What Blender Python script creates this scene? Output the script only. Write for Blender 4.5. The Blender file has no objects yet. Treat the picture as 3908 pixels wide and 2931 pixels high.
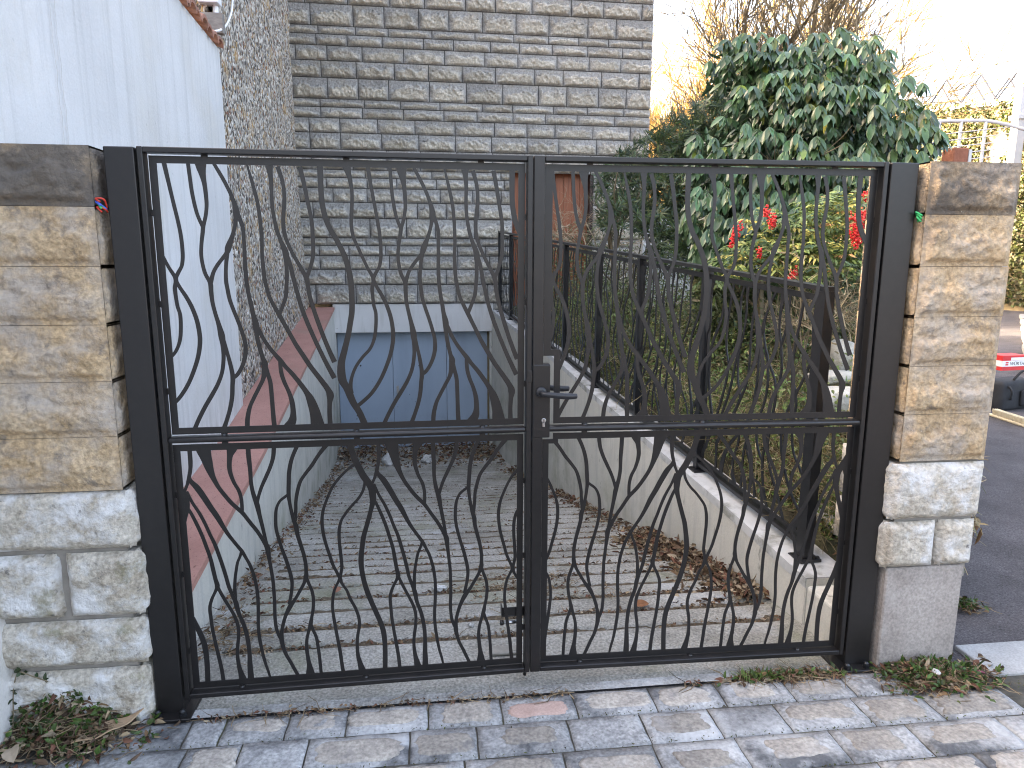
import bpy, bmesh, math, random
import numpy as np
from mathutils import Matrix, Vector
rng = np.random.default_rng(7)
random.seed(7)
scene = bpy.context.scene
C = scene.collection

# ------------------------------------------------------------------ camera
CF, CP, CYAW, CPIT, CROLL = 2628.68, np.array([-0.3906, -2.5238, 1.722]), 0.1193, 0.1761, 0.0026
_f = np.array([math.sin(CYAW)*math.cos(CPIT), math.cos(CYAW)*math.cos(CPIT), -math.sin(CPIT)])
_r0 = np.array([math.cos(CYAW), -math.sin(CYAW), 0.0]); _u0 = np.cross(_r0, _f)
_r = _r0*math.cos(CROLL)+_u0*math.sin(CROLL); _u = -_r0*math.sin(CROLL)+_u0*math.cos(CROLL)
cd = bpy.data.cameras.new('camera'); cam = bpy.data.objects.new('camera', cd); C.objects.link(cam)
cd.sensor_width = 36.0; cd.lens = CF/3908*36; cd.clip_start = 0.05; cd.clip_end = 3000
cam.matrix_world = Matrix(((_r[0], _u[0], -_f[0], CP[0]), (_r[1], _u[1], -_f[1], CP[1]), (_r[2], _u[2], -_f[2], CP[2]), (0, 0, 0, 1)))
scene.camera = cam

# ------------------------------------------------------------------ daylight
SUN_EL, SUN_AZ = math.radians(25), math.radians(-68)       # azimuth from +Y, towards -X
to_sun = Vector((math.sin(SUN_AZ)*math.cos(SUN_EL), math.cos(SUN_AZ)*math.cos(SUN_EL), math.sin(SUN_EL)))
w = bpy.data.worlds.new('World'); scene.world = w; w.use_nodes = True
nt = w.node_tree; nt.nodes.clear()
sky = nt.nodes.new('ShaderNodeTexSky'); sky.sky_type = 'NISHITA'; sky.sun_disc = False
sky.sun_elevation = SUN_EL; sky.sun_rotation = SUN_AZ; sky.air_density = 0.7; sky.dust_density = 7.0; sky.ozone_density = 0.4
bg = nt.nodes.new('ShaderNodeBackground'); bg.inputs[1].default_value = 0.15
wo = nt.nodes.new('ShaderNodeOutputWorld')
nt.links.new(sky.outputs[0], bg.inputs[0]); nt.links.new(bg.outputs[0], wo.inputs[0])
sl = bpy.data.lights.new('sun', 'SUN'); sl.energy = 2.0; sl.angle = math.radians(0.5); sl.color = (1.0, 0.93, 0.80)
so = bpy.data.objects.new('sun', sl); C.objects.link(so); so.rotation_euler = to_sun.to_track_quat('Z', 'Y').to_euler()
scene.view_settings.view_transform = 'Standard'; scene.view_settings.look = 'None'
scene.view_settings.exposure = 3.65; scene.view_settings.gamma = 1.0
scene.view_settings.use_white_balance = True; scene.view_settings.white_balance_temperature = 7800; scene.view_settings.white_balance_tint = 10

scene.render.engine = 'CYCLES'; scene.cycles.max_bounces = 6; scene.cycles.diffuse_bounces = 4; scene.cycles.glossy_bounces = 3; scene.cycles.filter_width = 1.1

# ------------------------------------------------------------------ pixel (photo at 2212 wide) -> point on a real plane
SC = 3908/2212
def ray(x, y):
    return _f + _r*(x*SC-1954)/CF + _u*(1465.5-y*SC)/CF
def atpl(x, y, pt, n):
    d = ray(x, y); n = np.asarray(n, float); return CP + ((np.asarray(pt, float)-CP)@n)/(d@n)*d
def atz(x, y, z):
    d = ray(x, y); return CP+(z-CP[2])/d[2]*d
def at(x, y, t):
    return CP+ray(x, y)*t

# ------------------------------------------------------------------ helpers
def thing(name, label, cat, loc=(0, 0, 0), rotz=0.0, group=None):
    o = bpy.data.objects.new(name, None); C.objects.link(o)
    o.empty_display_size = 0.1; o.location = [float(v) for v in loc]; o.rotation_euler = (0, 0, rotz)
    o['label'] = label; o['category'] = cat
    if group: o['group'] = group
    return o
def tag(o, label=None, cat=None, group=None, kind=None):
    if label: o['label'] = label
    if cat: o['category'] = cat
    if group: o['group'] = group
    if kind: o['kind'] = kind
    return o
def root_mat(p):
    m = Matrix.Identity(4)
    ch = []
    while p is not None: ch.append(p); p = p.parent
    for q in reversed(ch):
        m = m @ (Matrix.Translation(q.location) @ q.rotation_euler.to_matrix().to_4x4() @ Matrix.Diagonal((*q.scale, 1)))
    return m
def me_make(name, V, F, mat, smooth=False, col=None):
    me = bpy.data.meshes.new(name)
    V = np.asarray(V, float)
    me.from_pydata(V.tolist(), [], [list(map(int, f)) for f in F])
    if smooth: me.polygons.foreach_set('use_smooth', [True]*len(me.polygons))
    if mat: me.materials.append(mat)
    if col is not None:
        ca = me.color_attributes.new('Col', 'FLOAT_COLOR', 'POINT')
        cc = np.ones((len(V), 4)); cc[:, :3] = col
        ca.data.foreach_set('color', cc.ravel())
    me.update()
    return me
def part(name, VF, mat, parent=None, world=False, smooth=False, col=None, recentre=True):
    V, F = VF; V = np.asarray(V, float)
    if world and parent is not None:
        mi = np.array(root_mat(parent).inverted()); V = V@mi[:3, :3].T+mi[:3, 3]
    c = np.zeros(3)
    if recentre: c = np.array([(V[:, 0].min()+V[:, 0].max())/2, (V[:, 1].min()+V[:, 1].max())/2, V[:, 2].min()])
    o = bpy.data.objects.new(name, me_make(name, V-c, F, mat, smooth, col))
    C.objects.link(o); o.location = c.tolist(); o.parent = parent
    return o
def inst(name, me, parent, loc, rot=(0, 0, 0), scl=(1, 1, 1)):
    o = bpy.data.objects.new(name, me); C.objects.link(o); o.parent = parent
    o.location = [float(v) for v in loc]; o.rotation_euler = rot; o.scale = scl
    return o
def cat(*L):
    Vs, Fs, n = [], [], 0
    for V, F in L:
        V = np.asarray(V, float); Vs.append(V); Fs += [[i+n for i in f] for f in F]; n += len(V)
    return np.concatenate(Vs), Fs
def box(x0, x1, y0, y1, z0, z1):
    V = [(x0, y0, z0), (x1, y0, z0), (x1, y1, z0), (x0, y1, z0), (x0, y0, z1), (x1, y0, z1), (x1, y1, z1), (x0, y1, z1)]
    return np.array(V, float), [(0, 3, 2, 1), (4, 5, 6, 7), (0, 1, 5, 4), (1, 2, 6, 5), (2, 3, 7, 6), (3, 0, 4, 7)]
def bbox(x0, x1, y0, y1, z0, z1, b=0.003, seg=1):
    bm = bmesh.new(); V, F = box(x0, x1, y0, y1, z0, z1)
    vs = [bm.verts.new(v) for v in V]
    for f in F: bm.faces.new([vs[i] for i in f])
    bmesh.ops.bevel(bm, geom=bm.edges[:], offset=b, segments=seg, profile=0.5, affect='EDGES')
    bm.verts.index_update()
    R = (np.array([v.co[:] for v in bm.verts]), [[v.index for v in f.verts] for f in bm.faces]); bm.free()
    return R
def prism(P, lo, hi, axis):                                    # polygon P (n,2) extruded along axis 0/1/2
    P = np.asarray(P, float); n = len(P); V = []
    for h in (lo, hi):
        for a, b in P:
            V.append({0: (h, a, b), 1: (a, h, b), 2: (a, b, h)}[axis])
    F = [list(range(n))[::-1], list(range(n, 2*n))]+[[i, (i+1) % n, n+(i+1) % n, n+i] for i in range(n)]
    return np.array(V), F
def tube(P, r, n=8, cap=True):
    P = np.asarray(P, float); m = len(P); r = np.broadcast_to(np.asarray(r, float), (m,))
    T = np.gradient(P, axis=0); T /= np.linalg.norm(T, axis=1)[:, None]+1e-12
    up = np.array([0, 0, 1.0]) if abs(T[0][2]) < .9 else np.array([1.0, 0, 0])
    V = []; a = np.cross(T[0], up); a /= np.linalg.norm(a)
    for i in range(m):
        a = a-T[i]*(a@T[i]); a /= np.linalg.norm(a)+1e-12; b = np.cross(T[i], a)
        for k in range(n):
            t = 2*math.pi*k/n; V.append(P[i]+r[i]*(math.cos(t)*a+math.sin(t)*b))
    F = [[i*n+k, i*n+(k+1) % n, (i+1)*n+(k+1) % n, (i+1)*n+k] for i in range(m-1) for k in range(n)]
    if cap: F += [list(range(n))[::-1], [(m-1)*n+k for k in range(n)]]
    return np.array(V), F
def lathe(prof, n=16, c=(0, 0, 0), axis=2):
    V = []
    for r, h in prof:
        for k in range(n):
            t = 2*math.pi*k/n; p = [r*math.cos(t), r*math.sin(t), h]
            if axis == 1: p = [p[0], p[2], p[1]]
            if axis == 0: p = [p[2], p[0], p[1]]
            V.append(np.array(p)+c)
    m = len(prof)
    F = [[i*n+k, i*n+(k+1) % n, (i+1)*n+(k+1) % n, (i+1)*n+k] for i in range(m-1) for k in range(n)]
    F += [list(range(n))[::-1], [(m-1)*n+k for k in range(n)]]
    return np.array(V), F
def seg_tubes(P0, P1, R0, R1, n=3):                            # many independent thin segments in one go
    P0, P1 = np.asarray(P0, float), np.asarray(P1, float); m = len(P0)
    T = P1-P0; T /= np.linalg.norm(T, axis=1)[:, None]+1e-9
    up = np.where(np.abs(T[:, 2:3]) < .9, [[0, 0, 1.0]], [[1.0, 0, 0]])
    a = np.cross(T, up); a /= np.linalg.norm(a, axis=1)[:, None]; b = np.cross(T, a)
    V = np.zeros((m, 2*n, 3))
    for k in range(n):
        t = 2*math.pi*k/n; o = math.cos(t)*a+math.sin(t)*b
        V[:, k] = P0+o*np.asarray(R0)[:, None]; V[:, n+k] = P1+o*np.asarray(R1)[:, None]
    base = np.arange(m)[:, None]*2*n
    F = np.concatenate([base+np.array([[k, (k+1) % n, n+(k+1) % n, n+k]]) for k in range(n)])
    return V.reshape(-1, 3), F.tolist()
def vnoise(x, y, seed=0):
    x = np.asarray(x, float); y = np.asarray(y, float)
    xi = np.floor(x).astype(np.int64); yi = np.floor(y).astype(np.int64); fx = x-xi; fy = y-yi
    fx = fx*fx*(3-2*fx); fy = fy*fy*(3-2*fy)
    def h(a, b):
        n = (a*374761393+b*668265263+seed*974634777) & 0x7fffffff
        n = ((n ^ (n >> 13))*1274126177) & 0x7fffffff; return ((n ^ (n >> 16)) & 0xffff)/65535.0
    return (h(xi, yi)*(1-fx)+h(xi+1, yi)*fx)*(1-fy)+(h(xi, yi+1)*(1-fx)+h(xi+1, yi+1)*fx)*fy
def fbm(x, y, seed=0, oct=4, g=.5):
    s = 0; a = 1; t = 0
    for i in range(oct):
        s = s+a*vnoise(np.asarray(x)*2**i, np.asarray(y)*2**i, seed+i*17); t += a; a *= g
    return s/t*2-1
def catmull(P, k=6):
    P = np.asarray(P, float); Q = np.vstack([2*P[0]-P[1], P, 2*P[-1]-P[-2]]); out = []
    for i in range(1, len(Q)-2):
        p0, p1, p2, p3 = Q[i-1], Q[i], Q[i+1], Q[i+2]
        for j in range(k):
            t = j/k
            out.append(.5*((2*p1)+(-p0+p2)*t+(2*p0-5*p1+4*p2-p3)*t*t+(-p0+3*p1-3*p2+p3)*t**3))
    out.append(P[-1]); return np.array(out)

# ------------------------------------------------------------------ materials
def node(nt, t, **kw):
    n = nt.nodes.new(t)
    for k, v in kw.items(): setattr(n, k, v)
    return n
def pmat(name, cols, scale=4.0, detail=6.0, rough=0.8, bump=0.0, bscale=None, dist=0.01, coord='world', objvar=0.0,
         spec=0.4, metal=0.0, distort=0.0, fine=None, attr=False, stretch=(1, 1, 1), extra=None, trans=0.0):
    """cols: [(pos, rgb)...] over noise; fine=(scale, amount) a second grain; extra(nt, colour_socket)->colour_socket"""
    m = bpy.data.materials.new(name); m.use_nodes = True; nt = m.node_tree; b = nt.nodes['Principled BSDF']; L = nt.links
    b.inputs['Roughness'].default_value = rough; b.inputs['Metallic'].default_value = metal
    b.inputs['Specular IOR Level'].default_value = spec
    if coord == 'world': co = node(nt, 'ShaderNodeNewGeometry').outputs['Position']
    else: co = node(nt, 'ShaderNodeTexCoord').outputs['Object']
    if stretch != (1, 1, 1):
        mp = node(nt, 'ShaderNodeMapping'); mp.inputs['Scale'].default_value = stretch; L.new(co, mp.inputs[0]); co = mp.outputs[0]
    nz = node(nt, 'ShaderNodeTexNoise'); nz.inputs['Scale'].default_value = scale; nz.inputs['Detail'].default_value = detail
    nz.inputs['Roughness'].default_value = 0.6; nz.inputs['Distortion'].default_value = distort; L.new(co, nz.inputs['Vector'])
    rp = node(nt, 'ShaderNodeValToRGB'); L.new(nz.outputs[0], rp.inputs[0]); els = rp.color_ramp.elements
    while len(els) > 1: els.remove(els[-1])
    els[0].position = cols[0][0]; els[0].color = (*cols[0][1], 1)
    for p, c in cols[1:]: e = els.new(p); e.color = (*c, 1)
    out = rp.outputs[0]
    if attr:
        at_ = node(nt, 'ShaderNodeVertexColor'); at_.layer_name = 'Col'
        mx = node(nt, 'ShaderNodeMix', data_type='RGBA', blend_type='MULTIPLY'); mx.inputs[0].default_value = 1
        L.new(at_.outputs[0], mx.inputs[6]); L.new(out, mx.inputs[7]); out = mx.outputs[2]
    if fine:
        n2 = node(nt, 'ShaderNodeTexNoise'); n2.inputs['Scale'].default_value = fine[0]; n2.inputs['Detail'].default_value = 4; L.new(co, n2.inputs['Vector'])
        mr = node(nt, 'ShaderNodeMapRange'); mr.inputs[1].default_value = .3; mr.inputs[2].default_value = .7
        mr.inputs[3].default_value = 1-fine[1]; mr.inputs[4].default_value = 1+fine[1]; L.new(n2.outputs[0], mr.inputs[0])
        vm = node(nt, 'ShaderNodeVectorMath', operation='SCALE'); L.new(out, vm.inputs[0]); L.new(mr.outputs[0], vm.inputs['Scale']); out = vm.outputs[0]
    if objvar:
        oi = node(nt, 'ShaderNodeObjectInfo'); mr = node(nt, 'ShaderNodeMapRange')
        mr.inputs[3].default_value = 1-objvar; mr.inputs[4].default_value = 1+objvar; L.new(oi.outputs['Random'], mr.inputs[0])
        vm = node(nt, 'ShaderNodeVectorMath', operation='SCALE'); L.new(out, vm.inputs[0]); L.new(mr.outputs[0], vm.inputs['Scale']); out = vm.outputs[0]
    if extra: out = extra(nt, out, co)
    L.new(out, b.inputs['Base Color'])
    if bump:
        nb = node(nt, 'ShaderNodeTexNoise'); nb.inputs['Scale'].default_value = bscale or scale*4; nb.inputs['Detail'].default_value = 6
        nb.inputs['Roughness'].default_value = 0.65; L.new(co, nb.inputs['Vector'])
        bp = node(nt, 'ShaderNodeBump'); bp.inputs['Strength'].default_value = bump; bp.inputs['Distance'].default_value = dist
        L.new(nb.outputs[0], bp.inputs['Height']); L.new(bp.outputs[0], b.inputs['Normal'])
    if trans:
        tl = node(nt, 'ShaderNodeBsdfTranslucent'); L.new(out, tl.inputs[0]); ms = node(nt, 'ShaderNodeMixShader'); ms.inputs[0].default_value = trans
        L.new(b.outputs[0], ms.inputs[1]); L.new(tl.outputs[0], ms.inputs[2]); L.new(ms.outputs[0], nt.nodes['Material Output'].inputs[0])
    return m
def overlay(colr, scale, lo, hi, amt=1.0, seedoff=0.0, stretch=(1, 1, 1), zr=None, objchan=False):
    """mix in colr where noise in lo..hi; zr=(z0,z1) limits by height; objchan multiplies by the object's own colour value"""
    def fn(nt, out, co):
        L = nt.links; mp = node(nt, 'ShaderNodeMapping'); mp.inputs['Location'].default_value = (seedoff, seedoff*1.7, seedoff*.3); mp.inputs['Scale'].default_value = stretch
        L.new(co, mp.inputs[0]); nz = node(nt, 'ShaderNodeTexNoise'); nz.inputs['Scale'].default_value = scale; nz.inputs['Detail'].default_value = 7; nz.inputs['Roughness'].default_value = .65
        L.new(mp.outputs[0], nz.inputs['Vector']); mr = node(nt, 'ShaderNodeMapRange'); mr.inputs[1].default_value = lo; mr.inputs[2].default_value = hi; mr.inputs[4].default_value = amt
        L.new(nz.outputs[0], mr.inputs[0]); f = mr.outputs[0]
        if objchan:
            oi = node(nt, 'ShaderNodeObjectInfo'); sp = node(nt, 'ShaderNodeSeparateColor'); L.new(oi.outputs['Color'], sp.inputs[0])
            ad = node(nt, 'ShaderNodeMath', operation='MULTIPLY_ADD'); L.new(sp.outputs[0], ad.inputs[0]); ad.inputs[1].default_value = hi-lo+.5; 
            # shift the noise by the object's value, so soot covers more of it
            ad.inputs[2].default_value = -.5; a2 = node(nt, 'ShaderNodeMath', operation='ADD'); L.new(ad.outputs[0], a2.inputs[0]); L.new(nz.outputs[0], a2.inputs[1]); L.new(a2.outputs[0], mr.inputs[0])
        if zr:
            sx = node(nt, 'ShaderNodeSeparateXYZ'); L.new(node(nt, 'ShaderNodeNewGeometry').outputs['Position'], sx.inputs[0]); m2 = node(nt, 'ShaderNodeMapRange')
            m2.inputs[1].default_value = zr[0]; m2.inputs[2].default_value = zr[1]; L.new(sx.outputs[2], m2.inputs[0])
            mm = node(nt, 'ShaderNodeMath', operation='MULTIPLY'); L.new(f, mm.inputs[0]); L.new(m2.outputs[0], mm.inputs[1]); f = mm.outputs[0]
        mx = node(nt, 'ShaderNodeMix', data_type='RGBA'); L.new(f, mx.inputs[0]); L.new(out, mx.inputs[6]); mx.inputs[7].default_value = (*colr, 1)
        return mx.outputs[2]
    return fn
def chain(*fs):
    def fn(nt, out, co):
        for f in fs: out = f(nt, out, co)
        return out
    return fn
M = {}
M['gate'] = pmat('anthracite_paint', [(.3, (.0095, .0085, .0085)), (.7, (.0145, .0125, .012))], 30, 3, .36, .12, 900, .0004, spec=.5)
M['fence'] = pmat('black_paint', [(.3, (.007, .0075, .009)), (.7, (.011, .0115, .0135))], 30, 3, .38, .1, 700, .0004, spec=.5)
M['steel'] = pmat('bare_steel', [(.3, (.45, .45, .46)), (.7, (.6, .6, .6))], 60, 3, .3, metal=1.0)
M['blackplastic'] = pmat('black_plastic', [(.3, (.02, .02, .022)), (.7, (.03, .03, .033))], 20, 3, .35)
M['sand'] = pmat('sandstone', [(.25, (.36, .245, .135)), (.5, (.46, .33, .20)), (.75, (.52, .41, .29))], 6, 8, .9, 1.0, 38, .014, objvar=.08, fine=(75, .30),
                 extra=chain(overlay((.40, .355, .315), 5, .45, .62, .75, 3.1), overlay((.17, .145, .125), 17, .57, .68, .7, 1.9), overlay((.10, .088, .078), 4.5, .52, .78, .9, 9.2, objchan=True), overlay((.62, .56, .5), 40, .68, .74, .7, 5.5)))
M['rough'] = pmat('limewashed_stone', [(.25, (.33, .27, .20)), (.5, (.46, .41, .34)), (.75, (.55, .50, .43))], 9, 8, .92, 1.0, 42, .014, objvar=.06, fine=(70, .30),
                  extra=chain(overlay((.70, .69, .68), 7, .47, .60, .85, 1.3), overlay((.16, .15, .06), 8, .56, .66, .8, 6.6, zr=(1.3, .0)), overlay((.12, .11, .10), 22, .62, .7, .8, 2.2)))
M['brick'] = pmat('split_face_block', [(.25, (.85, .85, .85)), (.75, (1.15, 1.15, 1.15))], 3.2, 8, .92, 1.0, 26, .045, objvar=.12, fine=(45, .26), attr=True,
                  extra=chain(overlay((.47, .40, .29), 2.4, .54, .70, .45, 7.7), overlay((.20, .20, .20), 9, .6, .72, .4, 2.0)))
M['mortar'] = pmat('dark_mortar', [(.3, (.085, .082, .08)), (.7, (.13, .126, .12))], 18, 5, .95, .4, 120, .003)
M['pmortar'] = pmat('pillar_mortar', [(.3, (.20, .18, .155)), (.7, (.30, .27, .235))], 14, 6, .95, .5, 90, .004)
M['white'] = pmat('white_render', [(.3, (.54, .54, .535)), (.7, (.62, .62, .615))], 1.6, 5, .92, .5, 45, .006, fine=(160, .05),
                  extra=chain(overlay((.52, .49, .42), 1.3, .50, .75, .55, 2.0), overlay((.40, .40, .39), 3.0, .50, .74, .6, 4.0, (6, 6, .16)), overlay((.24, .235, .22), 38, .665, .72, .7, 1.0, (1, 1, .45)), overlay((.35, .34, .30), 5, .42, .66, .5, 11.0, (2, 2, .5), zr=(1.0, .5))))
M['cream'] = pmat('cream_render', [(.3, (.60, .57, .54)), (.7, (.68, .65, .62))], 2.0, 5, .92, .4, 60, .006, fine=(120, .05),
                  extra=chain(overlay((.40, .37, .33), 3.5, .58, .75, .7, 4.4), overlay((.16, .17, .08), 6, .5, .66, .8, 8.8, zr=(.55, .0))))
M['rampwall'] = pmat('weathered_render', [(.3, (.50, .49, .44)), (.7, (.60, .585, .53))], 2.2, 6, .92, .4, 50, .006, fine=(120, .07),
                  extra=chain(overlay((.36, .37, .35), 3.0, .5, .72, .7, 5.0, (4, 4, .3)), overlay((.17, .17, .15), 16, .63, .7, .75, 8.0, (1, 1, .35)), overlay((.20, .21, .12), 3, .45, .7, .6, 3.0, zr=(.05, -.35))))
M['ledge'] = pmat('grey_ledge', [(.3, (.42, .43, .43)), (.7, (.55, .56, .56))], 3.0, 6, .92, .4, 50, .005, extra=chain(overlay((.18, .18, .15), 5, .52, .66, .8, 3.3), overlay((.66, .66, .66), 4, .55, .65, .6, 1.1)))
M['coping'] = pmat('pink_coping', [(.3, (.36, .175, .14)), (.7, (.45, .235, .19))], 3.0, 6, .85, .3, 60, .004, fine=(90, .08),
                   extra=chain(overlay((.55, .42, .38), 60, .66, .72, .7, 3.3), overlay((.17, .08, .06), 75, .60, .66, .8, 1.1, (1, .5, 1)), overlay((.30, .22, .17), 2.0, .55, .75, .5, 6.0)))
M['concrete'] = pmat('ramp_concrete', [(.3, (.19, .18, .155)), (.5, (.29, .28, .25)), (.75, (.40, .39, .36))], 2.2, 8, .93, 1.0, 60, .010, fine=(90, .40),
                     extra=chain(overlay((.17, .18, .10), 1.6, .52, .70, .6, 4.0), overlay((.12, .11, .10), 14, .62, .7, .7, 1.0), overlay((.50, .52, .54), 2.1, .58, .7, .5, 7.0)))
M['thresh'] = pmat('threshold_concrete', [(.3, (.20, .195, .18)), (.7, (.36, .355, .34))], 3, 8, .93, 1.0, 70, .008, fine=(90, .38),
                   extra=chain(overlay((.52, .53, .54), 2.3, .54, .68, .6, 2.0), overlay((.12, .12, .11), 6, .58, .72, .7, 5.0)))
M['slab'] = pmat('paving_concrete', [(.25, (.15, .15, .152)), (.5, (.27, .27, .268)), (.75, (.46, .46, .455))], 4.2, 9, .9, 1.0, 50, .008, objvar=.16, fine=(80, .35),
                 extra=chain(overlay((.52, .52, .52), 2.6, .50, .66, .65, 6.1), overlay((.05, .052, .058), 4.5, .51, .64, .8, 3.0), overlay((.08, .09, .03), 8, .66, .72, .7, 12.0)))
M['cobble'] = pmat('paving_stone', [(.3, (.25, .225, .20)), (.7, (.38, .345, .30))], 9, 8, .85, .9, 50, .007, objvar=.25, fine=(80, .30),
                   extra=chain(overlay((.50, .50, .50), 2.5, .54, .70, .5, 6.1), overlay((.13, .13, .14), 9, .58, .70, .6, 1.0)))
M['cobble_red'] = pmat('paving_stone_red', [(.3, (.38, .255, .215)), (.7, (.48, .345, .295))], 7, 7, .85, .4, 60, .004, fine=(120, .14), extra=overlay((.60, .61, .63), 2.5, .55, .68, .6, 6.1))
M['joint'] = pmat('joint_dirt', [(.3, (.035, .033, .028)), (.7, (.10, .092, .075))], 20, 6, .97, .6, 100, .006, extra=overlay((.07, .08, .02), 5, .55, .7, .8, 2.0))
M['asphalt'] = pmat('asphalt', [(.3, (.065, .058, .060)), (.7, (.115, .103, .108))], 2.5, 6, .93, 1.0, 110, .012, fine=(120, .5), extra=overlay((.20, .19, .19), 55, .62, .68, .8, 1.0))
M['soil'] = pmat('garden_soil', [(.3, (.035, .03, .018)), (.7, (.09, .078, .045))], 5, 7, .97, .8, 40, .03, extra=overlay((.05, .07, .02), 2.5, .45, .65, .8, 2.0))
M['lintel'] = pmat('painted_lintel', [(.3, (.58, .57, .555)), (.7, (.64, .63, .615))], 2, 5, .85, .4, 40, .005, extra=chain(overlay((.40, .38, .34), 2.2, .50, .72, .6, 4.0, (5, 5, .5)), overlay((.25, .23, .2), 20, .66, .72, .6, 2.0)))
M['blue'] = pmat('blue_grey_door', [(.3, (.29, .36, .445)), (.7, (.33, .405, .49))], 1.2, 5, .6, .2, 30, .003, extra=chain(overlay((.20, .25, .32), 1.0, .5, .75, .5, 4.0, (3, 3, .4)), overlay((.14, .14, .14), 9, .5, .68, .7, 7.0, zr=(-.75, -1.3)), overlay((.12, .11, .1), 28, .68, .73, .7, 2.0)))
M['wood'] = pmat('varnished_wood', [(.35, (.20, .058, .024)), (.65, (.30, .095, .040))], 9, 6, .45, .15, 60, .002, stretch=(6, 6, .35))
M['frameshadow'] = pmat('dark_frame_and_shadow', [(.3, (.03, .015, .012)), (.7, (.045, .025, .02))], 9, 4, .6)
M['tile'] = pmat('roof_tile', [(.3, (.22, .10, .07)), (.7, (.32, .16, .115))], 9, 6, .85, .4, 60, .004, objvar=.2, extra=overlay((.12, .11, .10), 9, .52, .66, .7, 3.0))
M['greywood'] = pmat('weathered_timber', [(.3, (.14, .125, .115)), (.7, (.26, .24, .22))], 12, 6, .9, .5, 60, .005, stretch=(1, 3, 3))
M['whitepvc'] = pmat('white_pvc', [(.3, (.74, .75, .77)), (.7, (.8, .8, .81))], 5, 3, .4)
M['crack'] = pmat('crack_line', [(.3, (.36, .33, .29)), (.7, (.5, .47, .43))], 30, 4, .95)
M['tree'] = pmat('tree_bark', [(.3, (.13, .10, .075)), (.7, (.24, .19, .14))], 14, 6, .9, .5, 60, .01)
M['twig'] = pmat('twig_bark', [(.3, (.12, .095, .06)), (.7, (.21, .17, .11))], 10, 4, .9)
M['laurel'] = pmat('laurel_leaf', [(.3, (.8, .8, .8)), (.7, (1.1, 1.1, 1.1))], 14, 4, .30, attr=True, spec=.55, trans=.12)
M['leafsoft'] = pmat('soft_leaf', [(.3, (.8, .8, .8)), (.7, (1.15, 1.15, 1.15))], 14, 4, .5, attr=True, spec=.4, trans=.2)
M['dry'] = pmat('dry_litter', [(.3, (.8, .8, .8)), (.7, (1.15, 1.15, 1.15))], 25, 4, .85, attr=True, spec=.2)
M['berry'] = pmat('red_berry', [(.3, (.50, .012, .015)), (.7, (.62, .03, .025))], 30, 3, .3, spec=.5)
M['card'] = pmat('tan_cardboard', [(.3, (.34, .22, .13)), (.7, (.44, .31, .20))], 14, 6, .85, .3, 60, .002)
M['bagcloth'] = pmat('black_canvas', [(.3, (.014, .015, .018)), (.7, (.028, .03, .034))], 9, 5, .8, .4, 300, .002)
M['red'] = pmat('red_print', [(.3, (.58, .03, .035)), (.7, (.66, .05, .05))], 9, 3, .5)
M['paper'] = pmat('dirty_paper', [(.3, (.36, .35, .33)), (.7, (.58, .58, .57))], 30, 6, .8, .6, 80, .01)
M['whiteprint'] = pmat('white_print', [(.3, (.74, .74, .74)), (.7, (.8, .8, .8))], 9, 3, .5)
M['yellow'] = pmat('yellow_tool', [(.3, (.75, .55, .02)), (.7, (.8, .62, .04))], 9, 3, .5)
M['blackprint'] = pmat('black_print', [(.3, (.015, .015, .015)), (.7, (.02, .02, .02))], 9, 3, .5)
M['bristle'] = pmat('cream_bristle', [(.3, (.62, .53, .36)), (.7, (.74, .65, .47))], 40, 4, .8)
M['brickred'] = pmat('red_brick_block', [(.3, (.20, .075, .045)), (.7, (.30, .12, .075))], 18, 6, .9, .6, 70, .006)
M['bridgeshade'] = pmat('shade_toned_bridge_steel', [(.3, (.016, .018, .028)), (.7, (.024, .026, .04))], 3, 4, .6)  # shaded side of the white truss put into its colour
M['bridgewhite'] = pmat('white_bridge_paint', [(.3, (.42, .43, .46)), (.7, (.5, .5, .53))], 3, 4, .6)
M['bridgedark'] = pmat('bridge_deck_underside', [(.3, (.035, .035, .04)), (.7, (.06, .06, .065))], 3, 4, .8)
M['paleyellow'] = pmat('pale_house_wall', [(.3, (.30, .24, .15)), (.7, (.40, .33, .22))], 2, 4, .9, .3, 40, .01)
M['orange'] = pmat('orange_roof', [(.3, (.42, .14, .06)), (.7, (.52, .2, .09))], 6, 5, .85, .3, 40, .01)
M['plasticred'] = pmat('red_wire', [(.3, (.5, .03, .02)), (.7, (.55, .05, .03))], 9, 3, .4)
M['plasticblue'] = pmat('blue_wire', [(.3, (.05, .12, .6)), (.7, (.07, .16, .65))], 9, 3, .4)
M['plasticgreen'] = pmat('green_wire', [(.3, (.02, .38, .12)), (.7, (.04, .45, .17))], 9, 3, .4)
M['kerb'] = pmat('pale_kerb', [(.3, (.27, .27, .265)), (.7, (.38, .38, .375))], 6, 6, .9, .5, 80, .004, fine=(120, .15))
M['rock'] = pmat('pale_rock', [(.3, (.42, .40, .35)), (.7, (.62, .60, .54))], 7, 7, .9, .8, 40, .02, extra=overlay((.12, .13, .05), 6, .52, .66, .7, 1.0))

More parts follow.
